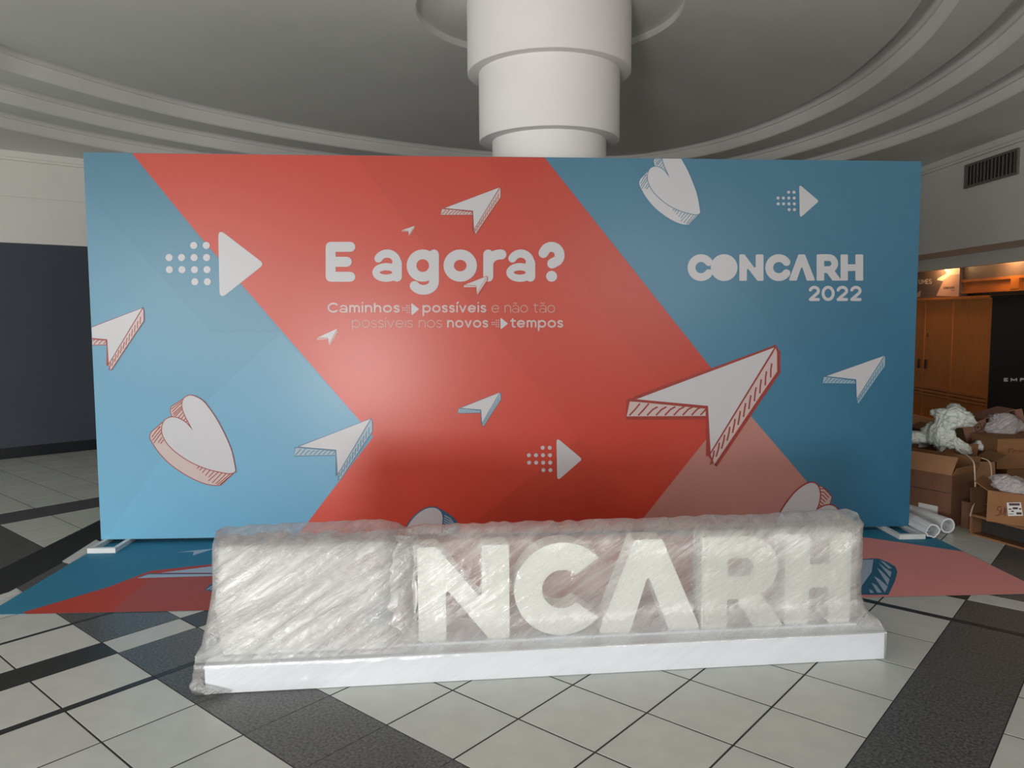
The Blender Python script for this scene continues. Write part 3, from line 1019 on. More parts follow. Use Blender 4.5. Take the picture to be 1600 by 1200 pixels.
# headline
XH = 0.81
P = Print(bproj, PCL, lift=0.004)
wm = M['p_white']
bx = lambda x0, x1: (480 + x0 / 3.636, 480 + x1 / 3.636)
yb = 360 + 290 / 3.636; yt = 360 + 65 / 3.636
for ch, x0, x1, w in (('E', 102, 276, .25), ('a', 368, 540, .245), ('g', 565, 748, .245), ('o', 773, 966, .26), ('r', 1000, 1130, .25), ('a', 1130, 1297, .245), ('?', 1314, 1462, .25)):
    a, b = bx(x0, x1)
    boxed(P, ch, w, a, b, yb + 0.5, yt, wm)
P.build('lettering', fabric)
XH = 0.77
# two lines below
P = Print(bproj, PCL, lift=0.004)
c2, c3 = M['p_blush'], M['p_rose']
textrun(P, [('Caminhos', .17, c2)], 511.5, 625, 488.5, 15.6, c2, 0.0)
icon(628.5, 474, 654, 492, P=P, dots='p_blush', dr=0.040)
textrun(P, [('possíveis', .17, c2)], 660, 760, 488.5, 15.6, c2)
textrun(P, [('e não tão', .085, c3)], 768, 867.5, 488.5, 15.6, c3, space=0.42)
textrun(P, [('possíveis nos', .085, c3)], 550, 691, 512, 15.6, c3, space=0.42)
textrun(P, [('novos', .17, c2)], 698.5, 763, 512, 15.6, c2)
icon(768, 497, 793, 514, P=P, dots='p_blush', dr=0.040)
textrun(P, [('tempos', .17, c2)], 797, 880, 512, 15.6, c2)
P.build('lettering', fabric)
# event name, right: heavy caps with a filled O and an A without crossbar
P = Print(bproj, PCL, lift=0.004)
cc = lambda L: [(900 + x / 2.857, 240 + y / 2.857) for x, y in L]
def capC(cx, cy, R, r, cut=33):
    L = arc(cx, cy, R, R, cut, 360 - cut, 30) + arc(cx, cy, r, r, 360 - cut - 8, cut + 8, 24)
    return L
for cx in (558, 905):
    L = [(x, y) for x, y in capC(cx, 509, 60, 25)]
    P.fill(cc(L), wm)
    for s in (-1, 1):
        a = math.radians(36); P.disc(*cc([(cx + 42.5 * math.cos(a), 509 + s * 42.5 * math.sin(a))])[0], 6.2, wm)
P.disc(*cc([(661, 509)])[0], 21, wm, 32)
P.fill(rounded(cc([(729, 450), (752, 450), (802, 517), (802, 450), (837, 450), (837, 568), (810, 568), (763, 507), (763, 568), (729, 568)]), 2), wm)
P.fill(rounded(cc([(949, 567), (993, 450), (1022, 450), (1068, 567), (1030, 567), (1008, 500), (985, 567)]), 2), wm)
for L in ([(1074, 450), (1108, 450), (1108, 567), (1074, 567)], [(1128, 530), (1150, 517), (1186, 567), (1145, 567), (1118, 530)],
          [(1181, 450), (1214, 450), (1214, 567), (1181, 567)], [(1247, 450), (1282, 450), (1282, 567), (1247, 567)], [(1210, 494), (1250, 494), (1250, 524), (1210, 524)]):
    P.fill(rounded(cc(L), 1.6), wm)
P.line(cc([(1090, 464)] + arc(1128, 491, 27, 27, -90, 90, 14) + [(1090, 518)]), 10.5, wm)
for ch, x0, x1 in (('2', 1038, 1090), ('0', 1095, 1156), ('2', 1162, 1216), ('2', 1223, 1276)):
    a, b = cc([(x0, 0), (x1, 0)])
    boxed(P, ch, .20, a[0], b[0], 240 + 658 / 2.857, 240 + 590 / 2.857, wm)
P.build('lettering', fabric)

# ================================================================== FLOOR VINYL
vin = tag(obj('floor_vinyl', box(0.02, BLEN + 0.08, -1.32, 0.09, -0.0, 0.0014, frame_mx(BA, BX)), M['v_blue']), 'printed floor vinyl in blue, red and pink lying before the backdrop', 'floor graphic')
# front edge of the photo's vinyl
VX = frame_mx(BA, BX)


def gproj(px, py, lift):
    return atz(px, py, 0.0014 + lift)


c4 = [VX @ Vector(p) for p in ((0.021, -1.319, 0), (BLEN + 0.079, -1.319, 0), (BLEN + 0.079, 0.089, 0), (0.021, 0.089, 0))]
VCL = [pix(p) for p in c4]
P = Print(gproj, VCL, lift=0.0004, step=0.0003)
P.fill([(60, 966), (35, 957), (170, 917), (235, 892), (345, 880), (420, 868), (700, 835), (1190, 835), (1330, 905), (1330, 975), (60, 975)], M['v_red']); P.up()
P.fill([(1120, 975), (1235, 862), (1300, 835), (1362, 841), (1500, 861), (1680, 885), (1680, 975)], M['v_pink']); P.up()
P.fill([(235, 905), (345, 897), (520, 892), (520, 975), (160, 975), (190, 940)], M['v_redb']); P.up()
P.build('colour_fields', vin)
P = Print(gproj, VCL, lift=0.0013, step=0.0003)
P.fill([(275, 863), (336, 857), (331, 858.5), (301, 868), (303, 862)], M['v_pale'])
P.build('printed_dart', vin)
P = Print(gproj, VCL, lift=0.0013, step=0.0003)
P.fill([(250, 895), (345, 883), (420, 874), (420, 893), (345, 895)], M['v_pale'])
P.fill([(214, 903), (232, 896), (345, 896), (420, 895), (420, 901), (345, 900)], M['v_line']); P.up()
P.fill([(214, 903.5), (232, 897.5), (345, 897), (420, 896), (420, 899), (345, 899.5)], M['v_pale'])
P.build('printed_dart', vin)
P = Print(gproj, VCL, lift=0.0013, step=0.0003)
P.fill([(320, 922), (330, 912), (345, 906), (420, 906), (420, 925), (345, 927)], M['v_line']); P.up()
for k in range(4):
    P.line([(324 + 5 * k, 921), (336 + 6 * k, 913)], 1.6, M['v_pale'])
P.build('printed_heart', vin)
P = Print(gproj, VCL, lift=0.0013, step=0.0003)
cr = lambda L: [(1300 + x / 5.333, 800 + y / 5.333) for x, y in L]
P.fill(cr([(200, 400), (330, 385), (390, 388), (470, 420), (530, 455), (545, 500), (525, 575), (470, 690), (200, 690)]), M['v_line']); P.up()
P.fill(cr([(230, 400), (345, 395), (330, 500), (230, 640)]), M['v_pale'])
for a, b, c_, d in (((400, 402), (440, 420), (500, 470), (470, 470)), ((385, 420), (440, 465), (495, 500), (485, 545)), ((375, 465), (410, 490), (480, 560), (465, 610)),
                    ((350, 535), (395, 560), (465, 620), (440, 672)), ((330, 590), (370, 610), (415, 672), (378, 672)), ((310, 640), (335, 655), (350, 674), (318, 674))):
    P.fill(cr([a, b, c_, d]), M['v_pale'])
P.build('printed_heart', vin)
for L in ([(97, 877), (109, 880.5), (131, 866), (156, 846), (150, 843)], [(-30, 951), (31, 926), (28, 921), (-30, 938)]):
    Q = [atz(*p, 0.0022) for p in L]
    obj('tape', ([q for q in Q] + [q - Vector((0, 0, 0.002)) for q in Q], [tuple(range(len(Q)))] + [(k, (k + 1) % len(Q), len(Q) + (k + 1) % len(Q), len(Q) + k) for k in range(len(Q))]), M['tape'], vin)

# ================================================================== THE WRAPPED LETTER SIGN
SO = Vector((-1.346, 3.154, 0)); SX = Vector((3.067, 0.299, 0)).normalized()
SMX = frame_mx(SO, SX)                          # local x along the sign, y to the back, z up
SL = 3.081; SD = 0.40; SBH = 0.127; LY0, LY1 = 0.12, 0.245
sign = thing('letter_sign', 'long white standing letter sign on a plinth, wrapped in clear plastic film', 'sign', SMX @ Vector((SL / 2, SD / 2, 0)))
o = obj('plinth', cat(box(0.03, SL, 0, SD, 0.003, SBH - 0.004, SMX), box(0.028, SL + 0.002, -0.002, SD + 0.002, SBH - 0.004, SBH, SMX),
                      box(0.25, SL - 0.08, LY0 - 0.02, LY1 + 0.02, SBH, SBH + 0.010, SMX)), M['sign_base'], sign)


def extrude_poly(loops, y0, y1):
    """outline loops (first outer, others holes) in local x,z -> solid between y0 and y1"""
    tri = tessellate_polygon([[Vector((x, z, 0)) for x, z in L] for L in loops])
    flat = [p for L in loops for p in L]
    n = len(flat)
    V = [SMX @ Vector((x, y0, z)) for x, z in flat] + [SMX @ Vector((x, y1, z)) for x, z in flat]
    Fc = []
    for t in tri:
        Fc.append(tuple(t)); Fc.append(tuple(n + k for k in t[::-1]))
    b = 0
    for L in loops:
        for k in range(len(L)):
            a, c = b + k, b + (k + 1) % len(L)
            Fc.append((a, c, n + c, n + a))
        b += len(L)
    return V, Fc


def build_letter(name, loops, mats=None):
    V, Fc = extrude_poly(loops, LY0, LY1)
    o = obj(name, (V, Fc), mats or M['letter'], sign)
    bm = bmesh.new(); bm.from_mesh(o.data); bmesh.ops.recalc_face_normals(bm, faces=bm.faces); bm.to_mesh(o.data); bm.free()
    return o


ZB = SBH + 0.010; ZT = 0.572; HH = ZT - ZB
zz = lambda f: ZB + HH * f


def ringC(cx, R, r, cut):
    return arc(cx, zz(0.5), R, HH / 2, cut, 360 - cut, 36) + arc(cx, zz(0.5), r, HH / 2 - (R - r), 360 - cut - 6, cut + 6, 30)


build_letter('letter', [ringC(0.30, 0.218, 0.090, 38)])
build_letter('letter', [arc(0.715, zz(0.5), 0.218, HH / 2, 0, 360, 48)[:-1]])
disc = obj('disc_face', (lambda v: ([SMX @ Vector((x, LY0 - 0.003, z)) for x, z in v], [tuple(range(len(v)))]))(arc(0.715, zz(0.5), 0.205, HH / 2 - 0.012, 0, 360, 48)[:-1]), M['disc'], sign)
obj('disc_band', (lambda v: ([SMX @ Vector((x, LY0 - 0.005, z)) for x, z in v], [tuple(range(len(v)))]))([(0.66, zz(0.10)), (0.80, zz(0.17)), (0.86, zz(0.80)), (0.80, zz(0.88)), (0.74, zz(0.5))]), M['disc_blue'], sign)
N0, N1 = 0.933, 1.346
build_letter('letter', [rounded([(N0, zz(0)), (N0, zz(1)), (N0 + 0.085, zz(1)), (N1 - 0.125, zz(0.42)), (N1 - 0.125, zz(1)), (N1, zz(1)), (N1, zz(0)), (N1 - 0.095, zz(0)), (N0 + 0.125, zz(0.56)), (N0 + 0.125, zz(0))], 0.012, 3)])
build_letter('letter', [ringC(1.588, 0.220, 0.092, 40)])
L0, L1 = 1.758, 2.242
build_letter('letter', [rounded([(L0, zz(0)), (1.925, zz(1)), (2.055, zz(1)), (L1, zz(0)), (L1 - 0.150, zz(0)), (1.99, zz(0.62)), (L0 + 0.150, zz(0))], 0.012, 3)])
R0_ = 2.246
bowl = arc(2.46, zz(0.66), 0.155, HH * 0.34, 90, -62, 16)
build_letter('letter', [[(R0_, zz(0)), (R0_, zz(1))] + bowl + [(2.644, zz(0)), (2.498, zz(0)), (2.42, zz(0.31)), (R0_ + 0.125, zz(0.31)), (R0_ + 0.125, zz(0))],
                        [(R0_ + 0.125, zz(0.56)), (2.455, zz(0.56))] + arc(2.455, zz(0.66), 0.04, HH * 0.10, -90, 90, 8) + [(R0_ + 0.125, zz(0.76))]])
H0, H1 = 2.650, 2.976
build_letter('letter', [rounded([(H0, zz(0)), (H0, zz(1)), (H0 + 0.12, zz(1)), (H0 + 0.12, zz(0.66)), (H1 - 0.11, zz(0.66)), (H1 - 0.11, zz(1)), (H1, zz(1)), (H1, zz(0)), (H1 - 0.11, zz(0)), (H1 - 0.11, zz(0.40)), (H0 + 0.12, zz(0.40)), (H0 + 0.12, zz(0))], 0.012, 3)])


def lerp(a, b, t):
    return a + (b - a) * t


def sstep(a, b, x):
    t = max(0, min(1, (x - a) / (b - a))); return t * t * (3 - 2 * t)


def film_section(x, ):
    """cross-section of the film around the sign at local x: list of (y, z)"""
    left = 1 - sstep(0.75, 1.0, x); right = sstep(2.55, 2.8, x)
    bulge = 0.055 * left + 0.02 * right
    waist = 0.025 * math.exp(-((x - 0.875) / 0.05) ** 2)
    ft = ZT + 0.022 + 0.02 * left + 0.008 * right - waist * 0.7
    yf = LY0 - 0.018 - bulge + waist
    yb = LY1 + 0.055 + 0.02 * left
    base_y = -0.007
    P = [(base_y - 0.001, 0.004), (base_y, 0.06), (base_y, SBH + 0.004), (base_y + 0.02, SBH + 0.012), (lerp(base_y, yf, 0.55), SBH + 0.045 + 0.02 * left), (yf, SBH + 0.115 + 0.04 * left),
         (yf - 0.008 * left, 0.36), (yf, 0.50), (yf + 0.018, ft - 0.012), (yf + 0.06, ft + 0.016), (yb - 0.05, ft + 0.036), (yb, ft + 0.010), (yb + 0.012, 0.45), (yb + 0.03, 0.25),
         (SD + 0.006, SBH + 0.006), (SD + 0.007, 0.004)]
    return P


def film_mesh(x0, x1, nx, per, amp, seed, sect, endfn, fine=1.0):
    V, Fc = [], []
    rows = None
    for i in range(nx + 1):
        s = i / nx
        x = lerp(x0, x1, s)
        S = catmull([(0, y, z) for y, z in sect(x)], per)
        rows = len(S)
        for k, p in enumerate(S):
            y, z, xx = p.y, p.z, x
            xx, y, z = endfn(s, xx, y, z)
            q = Vector((xx * 2.6 + z * 1.5 + seed, y * 2.0, z * 5 - xx * 1.2))
            w = noise.noise(q * fine) * 0.7
            # diagonal tension folds
            r = noise.noise(Vector((seed + (xx * 0.5 - z) * 22, (xx + z) * 2.2, y * 4)))
            w += (1 - abs(r) * 2.2) * 0.55
            r2 = noise.noise(Vector((seed + 5 + (xx * 0.35 - z) * 60, (xx + z) * 5, y * 6)))
            w += (1 - abs(r2) * 2) * 0.22
            fade = 1.0 if z > SBH + 0.03 else 0.28
            if z < 0.03:
                fade = 0.05
            nrm_y = -1 if k < rows * 0.56 else 1
            y += nrm_y * max(0.0, amp * fade * (w + 0.25)) if fade < 1 else nrm_y * amp * fade * w
            if k > rows * 0.5 and k < rows * 0.72:
                z += amp * w
            V.append(SMX @ Vector((xx, y, z)))
    for i in range(nx):
        for k in range(rows - 1):
            a = i * rows + k
            Fc.append((a, a + rows, a + rows + 1, a + 1))
    return V, Fc, rows


def film_end(s, x, y, z):
    # the film leans in above the plinth and closes at both ends
    t = sstep(SBH, SBH + 0.16, z)
    tl = sstep(SBH + 0.02, SBH + 0.34, z)
    if s < 0.2:
        x += 0.055 * tl * (1 - s / 0.2)
    if s > 0.8:
        x -= (0.052 * t - 0.014 * sstep(0.56, 0.62, z)) * (s - 0.8) / 0.2
    e = min(s, 1 - s)
    if e < 0.016:
        c = math.sqrt(max(0.0, 1 - (1 - e / 0.016) ** 2))
        ymid = (LY0 + LY1) / 2 + 0.01
        y = ymid + (y - ymid) * (0.25 + 0.75 * c) if z > SBH + 0.05 else y
    return x, y, z


V, Fc, rows = film_mesh(-0.012, SL + 0.004, 330, 5, 0.010, 1.7, film_section, film_end)
nx = 330
for e in (0, nx):
    Fc.append(tuple(e * rows + k for k in range(rows)))
obj('plastic_film', (V, Fc), M['film'], sign, smooth=True)
# loose film bunched under the left end of the plinth
path = [SMX @ Vector(p) for p in ((-0.004, 0.30, 0.05), (-0.015, 0.16, 0.05), (-0.016, 0.03, 0.05), (0.02, -0.018, 0.035), (0.09, -0.016, 0.022), (0.14, -0.010, 0.014))]
obj('film_bunch', tube(catmull(path, 8), [0.024 + 0.008 * math.sin(k * 0.7) for k in range(26)] + [0.018 * (1 - k / 15) + 0.001 for k in range(15)], 18, True, 0.32, 3), M['bunch'], sign, smooth=True)


# bubble wrap under the film: a thick bundle about the first two letters, a thinner one about the last two
def wrap_left(x):
    return [(LY0 - 0.045, SBH + 0.012), (LY0 - 0.055, 0.24), (LY0 - 0.062, 0.36), (LY0 - 0.050, 0.50), (LY0 - 0.01, ZT + 0.025), (LY0 + 0.06, ZT + 0.042), (LY1 + 0.01, ZT + 0.035), (LY1 + 0.05, 0.48), (LY1 + 0.045, 0.2), (LY1 + 0.03, SBH + 0.012)]


def wrap_end(s, x, y, z):
    e = min(s / 0.06, (1 - s) / 0.12, 1.0)
    c = math.sqrt(max(0.0, 1 - (1 - e) ** 2))
    ymid = (LY0 + LY1) / 2
    return x + 0.010 * math.sin(z * 14) * (1 - e), ymid + (y - ymid) * (0.35 + 0.65 * c), z


V, Fc, rows = film_mesh(0.058, 0.928, 110, 6, 0.016, 8.3, wrap_left, wrap_end, 2.0)
for e in (0, 110):
    Fc.append(tuple(e * rows + k for k in range(rows)))
obj('bubble_wrap', (V, Fc), M['bubble'], sign, smooth=True)


def wrap_right(x):
    return [(LY0 - 0.010, SBH + 0.03), (LY0 - 0.014, 0.3), (LY0 - 0.012, 0.5), (LY0 + 0.0, ZT + 0.012), (LY0 + 0.06, ZT + 0.026), (LY1 + 0.01, ZT + 0.02), (LY1 + 0.03, 0.48), (LY1 + 0.03, 0.2), (LY1 + 0.02, SBH + 0.03)]


V, Fc, rows = film_mesh(2.235, 3.030, 90, 5, 0.004, 4.1, wrap_right, wrap_end, 2.0)
for e in (0, 90):
    Fc.append(tuple(e * rows + k for k in range(rows)))
obj('bubble_wrap', (V, Fc), M['bubble_end'], sign, smooth=True)

# ================================================================== THE SHOP FRONT ON THE RIGHT (plane x = 6.3)
XS = 6.30


def sx(px, py, x=XS):
    d = ray(px, py); return EYE + d * (x / d.x)


# wooden folding front: Y from about 10.15 to 13.2, up to 1.83
wood = thing('wooden_shopfront', 'closed brown wooden shop front with grooved rails and small handles', 'shop front', (XS, 11.6, 0))
ya, yb_ = 10.15, 13.25
edges = [10.15, 11.06, 11.80, 12.55, 13.25]
for k in range(4):
    a, b = edges[k] + 0.008, edges[k + 1] - 0.008
    o = obj('door_panel', box(XS + 0.012, XS + 0.05, a, b, 0.50, 1.78), M['wood'], wood)
    obj('lower_panel', box(XS + 0.012, XS + 0.05, a, b, 0.03, 0.36), M['wood'], wood)
for k, y in enumerate(edges):
    obj('stile', box(XS + 0.004, XS + 0.06, y - 0.028, y + 0.028, 0.03, 1.78), M['wood'], wood)
for z in (0.36, 0.41, 0.46):
    obj('rail', box(XS - 0.012, XS + 0.05, ya, yb_, z + 0.006, z + 0.042), M['wood'], wood)
    obj('groove', box(XS + 0.010, XS + 0.05, ya, yb_, z - 0.006, z + 0.006), M['wood_dark'], wood)
obj('sill_rail', box(XS - 0.03, XS + 0.05, ya, yb_, 0.0, 0.03), M['wood'], wood)
obj('top_rail', cat(box(XS - 0.02, XS + 0.06, ya, yb_, 1.78, 1.80), box(XS - 0.035, XS + 0.06, ya, yb_, 1.80, 1.835)), M['wood'], wood)
for y in (11.70, 11.90):
    h = obj('handle', box(XS - 0.012, XS + 0.004, y - 0.018, y + 0.018, 0.76, 0.90), M['frame_dark'], wood)
obj('keyhole', box(XS + 0.006, XS + 0.0115, 11.68, 11.70, 1.24, 1.30), M['frame_dark'], wood)
# black hoarding beside it
blk = thing('black_hoarding', 'black shop hoarding with white lettering beside the wooden shop front', 'hoarding', (XS, 8.9, 0))
obj('board', box(XS - 0.01, XS + 0.06, 7.6, 10.12, 0.13, 1.80), M['black_panel'], blk)
for k in range(3):
    obj('cornice_strip', box(XS - 0.03 - 0.012 * k, XS + 0.06, 7.6, 10.13, 1.80 + 0.023 * k, 1.80 + 0.023 * k + 0.019), M['wood_dark'] if k == 1 else M['black_panel'], blk)
for k in range(3):
    obj('foot_strip', box(XS - 0.014, XS + 0.05, 7.6, 10.12, 0.02 + k * 0.042, 0.04 + k * 0.042), M['cord'] if False else M['wood_dark'], blk)
SPR = lambda px, py, lift: sx(px, py, XS - 0.012 - lift)
P = Print(SPR, None, lift=0.002)
x = 1567.0
for ch, wd in (('E', 9.5), ('M', 13.5), ('P', 10), ('O', 12)):
    boxed(P, ch, .32, x, x + wd, 596.2, 590.6, M['letter']); x += wd + 1.0
P.build('lettering', blk)['kind'] = 'stuff'
# sign strip above the wooden front
nb = thing('shop_name_board', 'long brown shop name board with pale arrow print above the wooden front', 'sign board', (XS, 12, 1.84))
o = obj('board', box(XS - 0.02, XS + 0.10, 10.87, 13.25, 1.838, 2.258), M['board_brown'], nb)
BPR = lambda px, py, lift: sx(px, py, XS - 0.02 - lift)
c5 = [pix((XS - 0.02, 10.87, 1.838)), pix((XS - 0.02, 13.25, 1.838)), pix((XS - 0.02, 13.25, 2.258)), pix((XS - 0.02, 10.87, 2.258))]
P = Print(BPR, c5, lift=0.001)
cs = lambda L: [(1420 + x / 6.667, 380 + y / 6.667) for x, y in L]
P.fill(cs([(370, 268), (560, 240), (560, 560), (285, 548), (360, 390), (400, 310)]), M['board_pink']); P.up()
P.fill(cs([(370, 268), (560, 240), (548, 320), (440, 330), (380, 370), (350, 395), (295, 385), (300, 368), (395, 315)]), M['board_cream'])
P.fill(cs([(60, 575), (85, 520), (128, 488), (118, 555)]), M['board_pink'])
P.up()
for x0, ch, wd in ((62, 'L', 26), (103, 'U', 30), (140, 'M', 38), (182, 'E', 22), (209, 'S', 30)):
    a, b = cs([(x0, 430), (x0 + wd, 430)])
    boxed(P, ch, .17, a[0], b[0], a[1] - (x0 - 60) * 0.006, 380 + (380 - (x0 - 60) * 0.06) / 6.667, M['board_cream'])
for k, ch in enumerate('CONCARH'):
    a, b = cs([(362 + k * 16.5, 478), (376 + k * 16.5, 478)])
    boxed(P, ch, .25, a[0], b[0], a[1] - k * 0.12, a[1] - 3.4 - k * 0.12, M['board_brown'])
for k, ch in enumerate('2022'):
    a, b = cs([(444 + k * 8.5, 495), (451 + k * 8.5, 495)])
    boxed(P, ch, .2, a[0], b[0], a[1], a[1] - 1.7, M['board_brown'])
P.build('board_print', nb)['kind'] = 'stuff'
# lit wooden header between the board and the hoarding
hd = thing('wooden_header', 'bright orange wooden header strip lit by a warm lamp above the black hoarding', 'header', (XS, 9, 1.84))
obj('board', box(XS + 0.03, XS + 0.06, 7.6, 10.86, 1.90, 2.06), M['wood_lit'], hd)
obj('rail', box(XS + 0.0, XS + 0.06, 7.6, 10.86, 2.03, 2.065), M['wood_lit'], hd)
obj('rail', box(XS + 0.0, XS + 0.06, 7.6, 10.86, 1.875, 1.90), M['wood_lit'], hd)
obj('block', box(XS - 0.004, XS + 0.06, 9.62, 9.78, 1.90, 2.03), M['wood_lit'], hd)
obj('fascia', box(XS + 0.02, XS + 0.09, 7.6, 10.86, 2.066, 2.26), M['board_brown'], hd)
for y in (8.4, 9.75, 11.25):
    pointlight('shop_lamp', (6.17, y, 2.32), 7.0, (1.0, 0.60, 0.28), 0.03)

# ================================================================== THE PILE OF CARTONS AND PACKING ON THE RIGHT
def carton(name, label, pos, size, yaw, m, tilt=(0, 0), flaps=None, open_=True, group=None, inner=None, side_open=None, mxo=None):
    """hollow cardboard box; pos = centre of its foot; flaps {side: (angle, length)} hinged on the top edges
    (angle 0 = standing straight up, 90 = folded outwards level, 180 = hanging down); side_open: box lies with that side missing"""
    w, d, h = size[0] / 2, size[1] / 2, size[2]
    mx = Matrix.Translation(Vector(pos)) @ Matrix.Rotation(math.radians(yaw), 4, 'Z') @ Matrix.Rotation(math.radians(tilt[0]), 4, 'X') @ Matrix.Rotation(math.radians(tilt[1]), 4, 'Y')
    if mxo is not None:
        mx = mxo
    t = thing(name, label, 'box', pos, group)
    th = 0.006
    inner = inner or m
    walls = {'f': box(-w, w, -d, -d + th, 0, h, mx), 'b': box(-w, w, d - th, d, 0, h, mx),
             'l': box(-w, -w + th, -d + th, d - th, 0, h, mx), 'r': box(w - th, w, -d + th, d - th, 0, h, mx)}
    parts = [walls[k] for k in 'fblr' if k != side_open] + [box(-w + th, w - th, -d + th, d - th, 0, th, mx)]
    if not open_:
        parts.append(box(-w + 0.001, w * 0.0 - 0.001, -d + 0.001, d - 0.001, h, h + th * 0.6, mx))
        parts.append(box(w * 0.0 + 0.001, w - 0.001, -d + 0.001, d - 0.001, h, h + th * 0.6, mx))
    obj('body', cat(*parts), m, t)
    for side, spec in (flaps or {}).items():
        ang, ln = spec[0], spec[1]
        a = math.radians(ang)
        if side in 'fb':
            s = -1 if side == 'f' else 1
            hm = mx @ Matrix.Translation((0, s * d, h)) @ Matrix.Rotation(-s * a, 4, 'X')
            v = box(-w + 0.004, w - 0.004, -0.002, 0.002, 0.001, ln, hm)
        else:
            s = -1 if side == 'l' else 1
            hm = mx @ Matrix.Translation((s * w, 0, h)) @ Matrix.Rotation(s * a, 4, 'Y')
            v = box(-0.002, 0.002, -d + 0.004, d - 0.004, 0.001, ln, hm)
        obj('flap', v, spec[2] if len(spec) > 2 else m, t)
    t['_mx'] = 0
    del t['_mx']
    return t, mx


def face_quad(name, mx, x0, x1, z0, z1, y, m, parent, th=0.0012):
    return obj(name, box(x0, x1, y - th, y, z0, z1, mx), m, parent)


# A: large brown carton next to the rolls, turned so that one corner faces the camera
A, mx = carton('carton', 'large brown open carton with tan flaps and white label beside the paper rolls', (3.250, 5.995, 0), (0.62, 0.34, 0.395), -58, CB[2],
               flaps={'f': (-32, 0.15, CB[3]), 'b': (38, 0.12, CB[0]), 'r': (24, 0.065, CB[1])})  # front flap gets a lighter cardboard, painting in the light on it
nA = mx.to_3x3() @ Vector((0, -1, 0)); pA = mx @ Vector((0, -0.17, 0))
q = mx.inverted() @ atplane(1450, 795, pA, nA)
face_quad('label', mx, q.x - 0.075, q.x + 0.075, q.z - 0.035, q.z + 0.035, -0.1705, M['label'], A)
face_quad('seam', mx, -0.31, 0.31, 0.258, 0.263, -0.1702, M['ink_dark'], A)
# B: carton with the pale front flap
B, mx = carton('carton', 'tan open carton with its front flap folded down behind the large brown carton', (3.69, 6.15, 0), (0.27, 0.28, 0.43), -6, CB[2],
               flaps={'f': (168, 0.165, CB[3]), 'b': (-10, 0.10, CB[0]), 'r': (60, 0.10, CB[1])})
# C: small dark carton lying open in between
Cc, mx = carton('carton', 'small dark open carton on the floor against the end of the large brown carton', (3.475, 5.655, 0), (0.19, 0.13, 0.20), 32, CB[2], flaps={'f': (80, 0.05, CB[4])})
# I: back left carton with pale tape
I, mx = carton('carton', 'brown carton with pale tape at the back left of the pile', (3.36, 6.74, 0), (0.56, 0.40, 0.575), 6, CB[2], flaps={'f': (172, 0.16, CB[2]), 'r': (70, 0.12, CB[0])})
q = mx.inverted() @ atplane(1440, 694, mx @ Vector((0, -0.2, 0)), (mx.to_3x3() @ Vector((0, -1, 0))))
face_quad('label', mx, q.x - 0.045, q.x + 0.045, q.z - 0.022, q.z + 0.022, -0.226, M['label'], I)
# J: carton far behind, light on it painted in as a paler tone
J, mx = carton('carton', 'carton painted pale orange as if lit, at the very back before the wooden front', (4.12, 8.1, 0), (0.56, 0.4, 0.50), 4, M['card_lit'], open_=False)
# D: carton lying with its dark opening to the front
dv = Vector((0.361, -0.932, 0))
D, mx = carton('carton', 'low brown carton lying on its side with a dark opening, under the marked carton', (3.60, 5.255, 0), (0.62, 0.36, 0.15), -69, CB[0], side_open='f',
               flaps={'l': (4, 0.19, CB[2])}, open_=False)
w2, d2, h2 = 0.31, 0.18, 0.15
obj('opening_rim', cat(box(-w2, w2, -d2 - 0.003, -d2 + 0.012, 0, 0.012, mx), box(-w2, w2, -d2 - 0.003, -d2 + 0.012, h2 - 0.014, h2, mx), box(-w2, -w2 + 0.012, -d2 - 0.003, -d2 + 0.012, 0.012, h2 - 0.014, mx), box(0.16, w2, -d2 - 0.003, -d2 + 0.012, 0.012, h2 - 0.014, mx)), CB[1], D)
obj('inner_shade', box(-w2 + 0.02, w2 - 0.02, -d2 + 0.10, -d2 + 0.104, 0.01, h2 - 0.01, mx), M['vent_dark'], D)  # dark sheet stands in for the shade inside the carton
# E: marked carton with paper label, on top of D
E_, mx = carton('carton', 'brown carton with red marker writing and a white printed label, under clear film', (3.595, 5.20, 0.156), (0.52, 0.30, 0.215), -42, CB[1], open_=False, flaps={'l': (58, 0.10, CB[1])})
fp, fn = mx @ Vector((0, -0.15, 0)), mx.to_3x3() @ Vector((0, -1, 0))
EPR = lambda px, py, lift: atplane(px, py, fp + fn * lift, fn)
P = Print(EPR, None, lift=0.002)
cE = lambda L: [(1420 + x / 8.572, 720 + y / 8.572) for x, y in L]
P.line(cE([(1235, 615), (1190, 620), (1185, 655), (1225, 675), (1215, 720), (1165, 735)]), 1.7, M['ink'])
P.line(cE([(1240, 640), (1235, 715), (1270, 715), (1285, 630)]), 1.7, M['ink'])
P.line(cE([(1290, 735), (1292, 630), (1312, 650), (1295, 690)]), 1.5, M['ink'])
P.build('lettering', E_)
P = Print(EPR, None, lift=0.0024)
P.fill(cE([(1310, 560), (1500, 557), (1530, 735), (1330, 740)]), M['label']); P.up()
for (a, b, c_, d) in ((1340, 568, 1485, 600), (1335, 640, 1375, 655), (1390, 622, 1460, 650), (1475, 635, 1505, 655), (1370, 668, 1405, 685), (1340, 708, 1400, 716), (1440, 690, 1510, 720)):
    P.fill(cE([(a, b), (c_, b), (c_ + 3, d), (a + 3, d)]), M['ink_dark'])
P.build('label', E_)
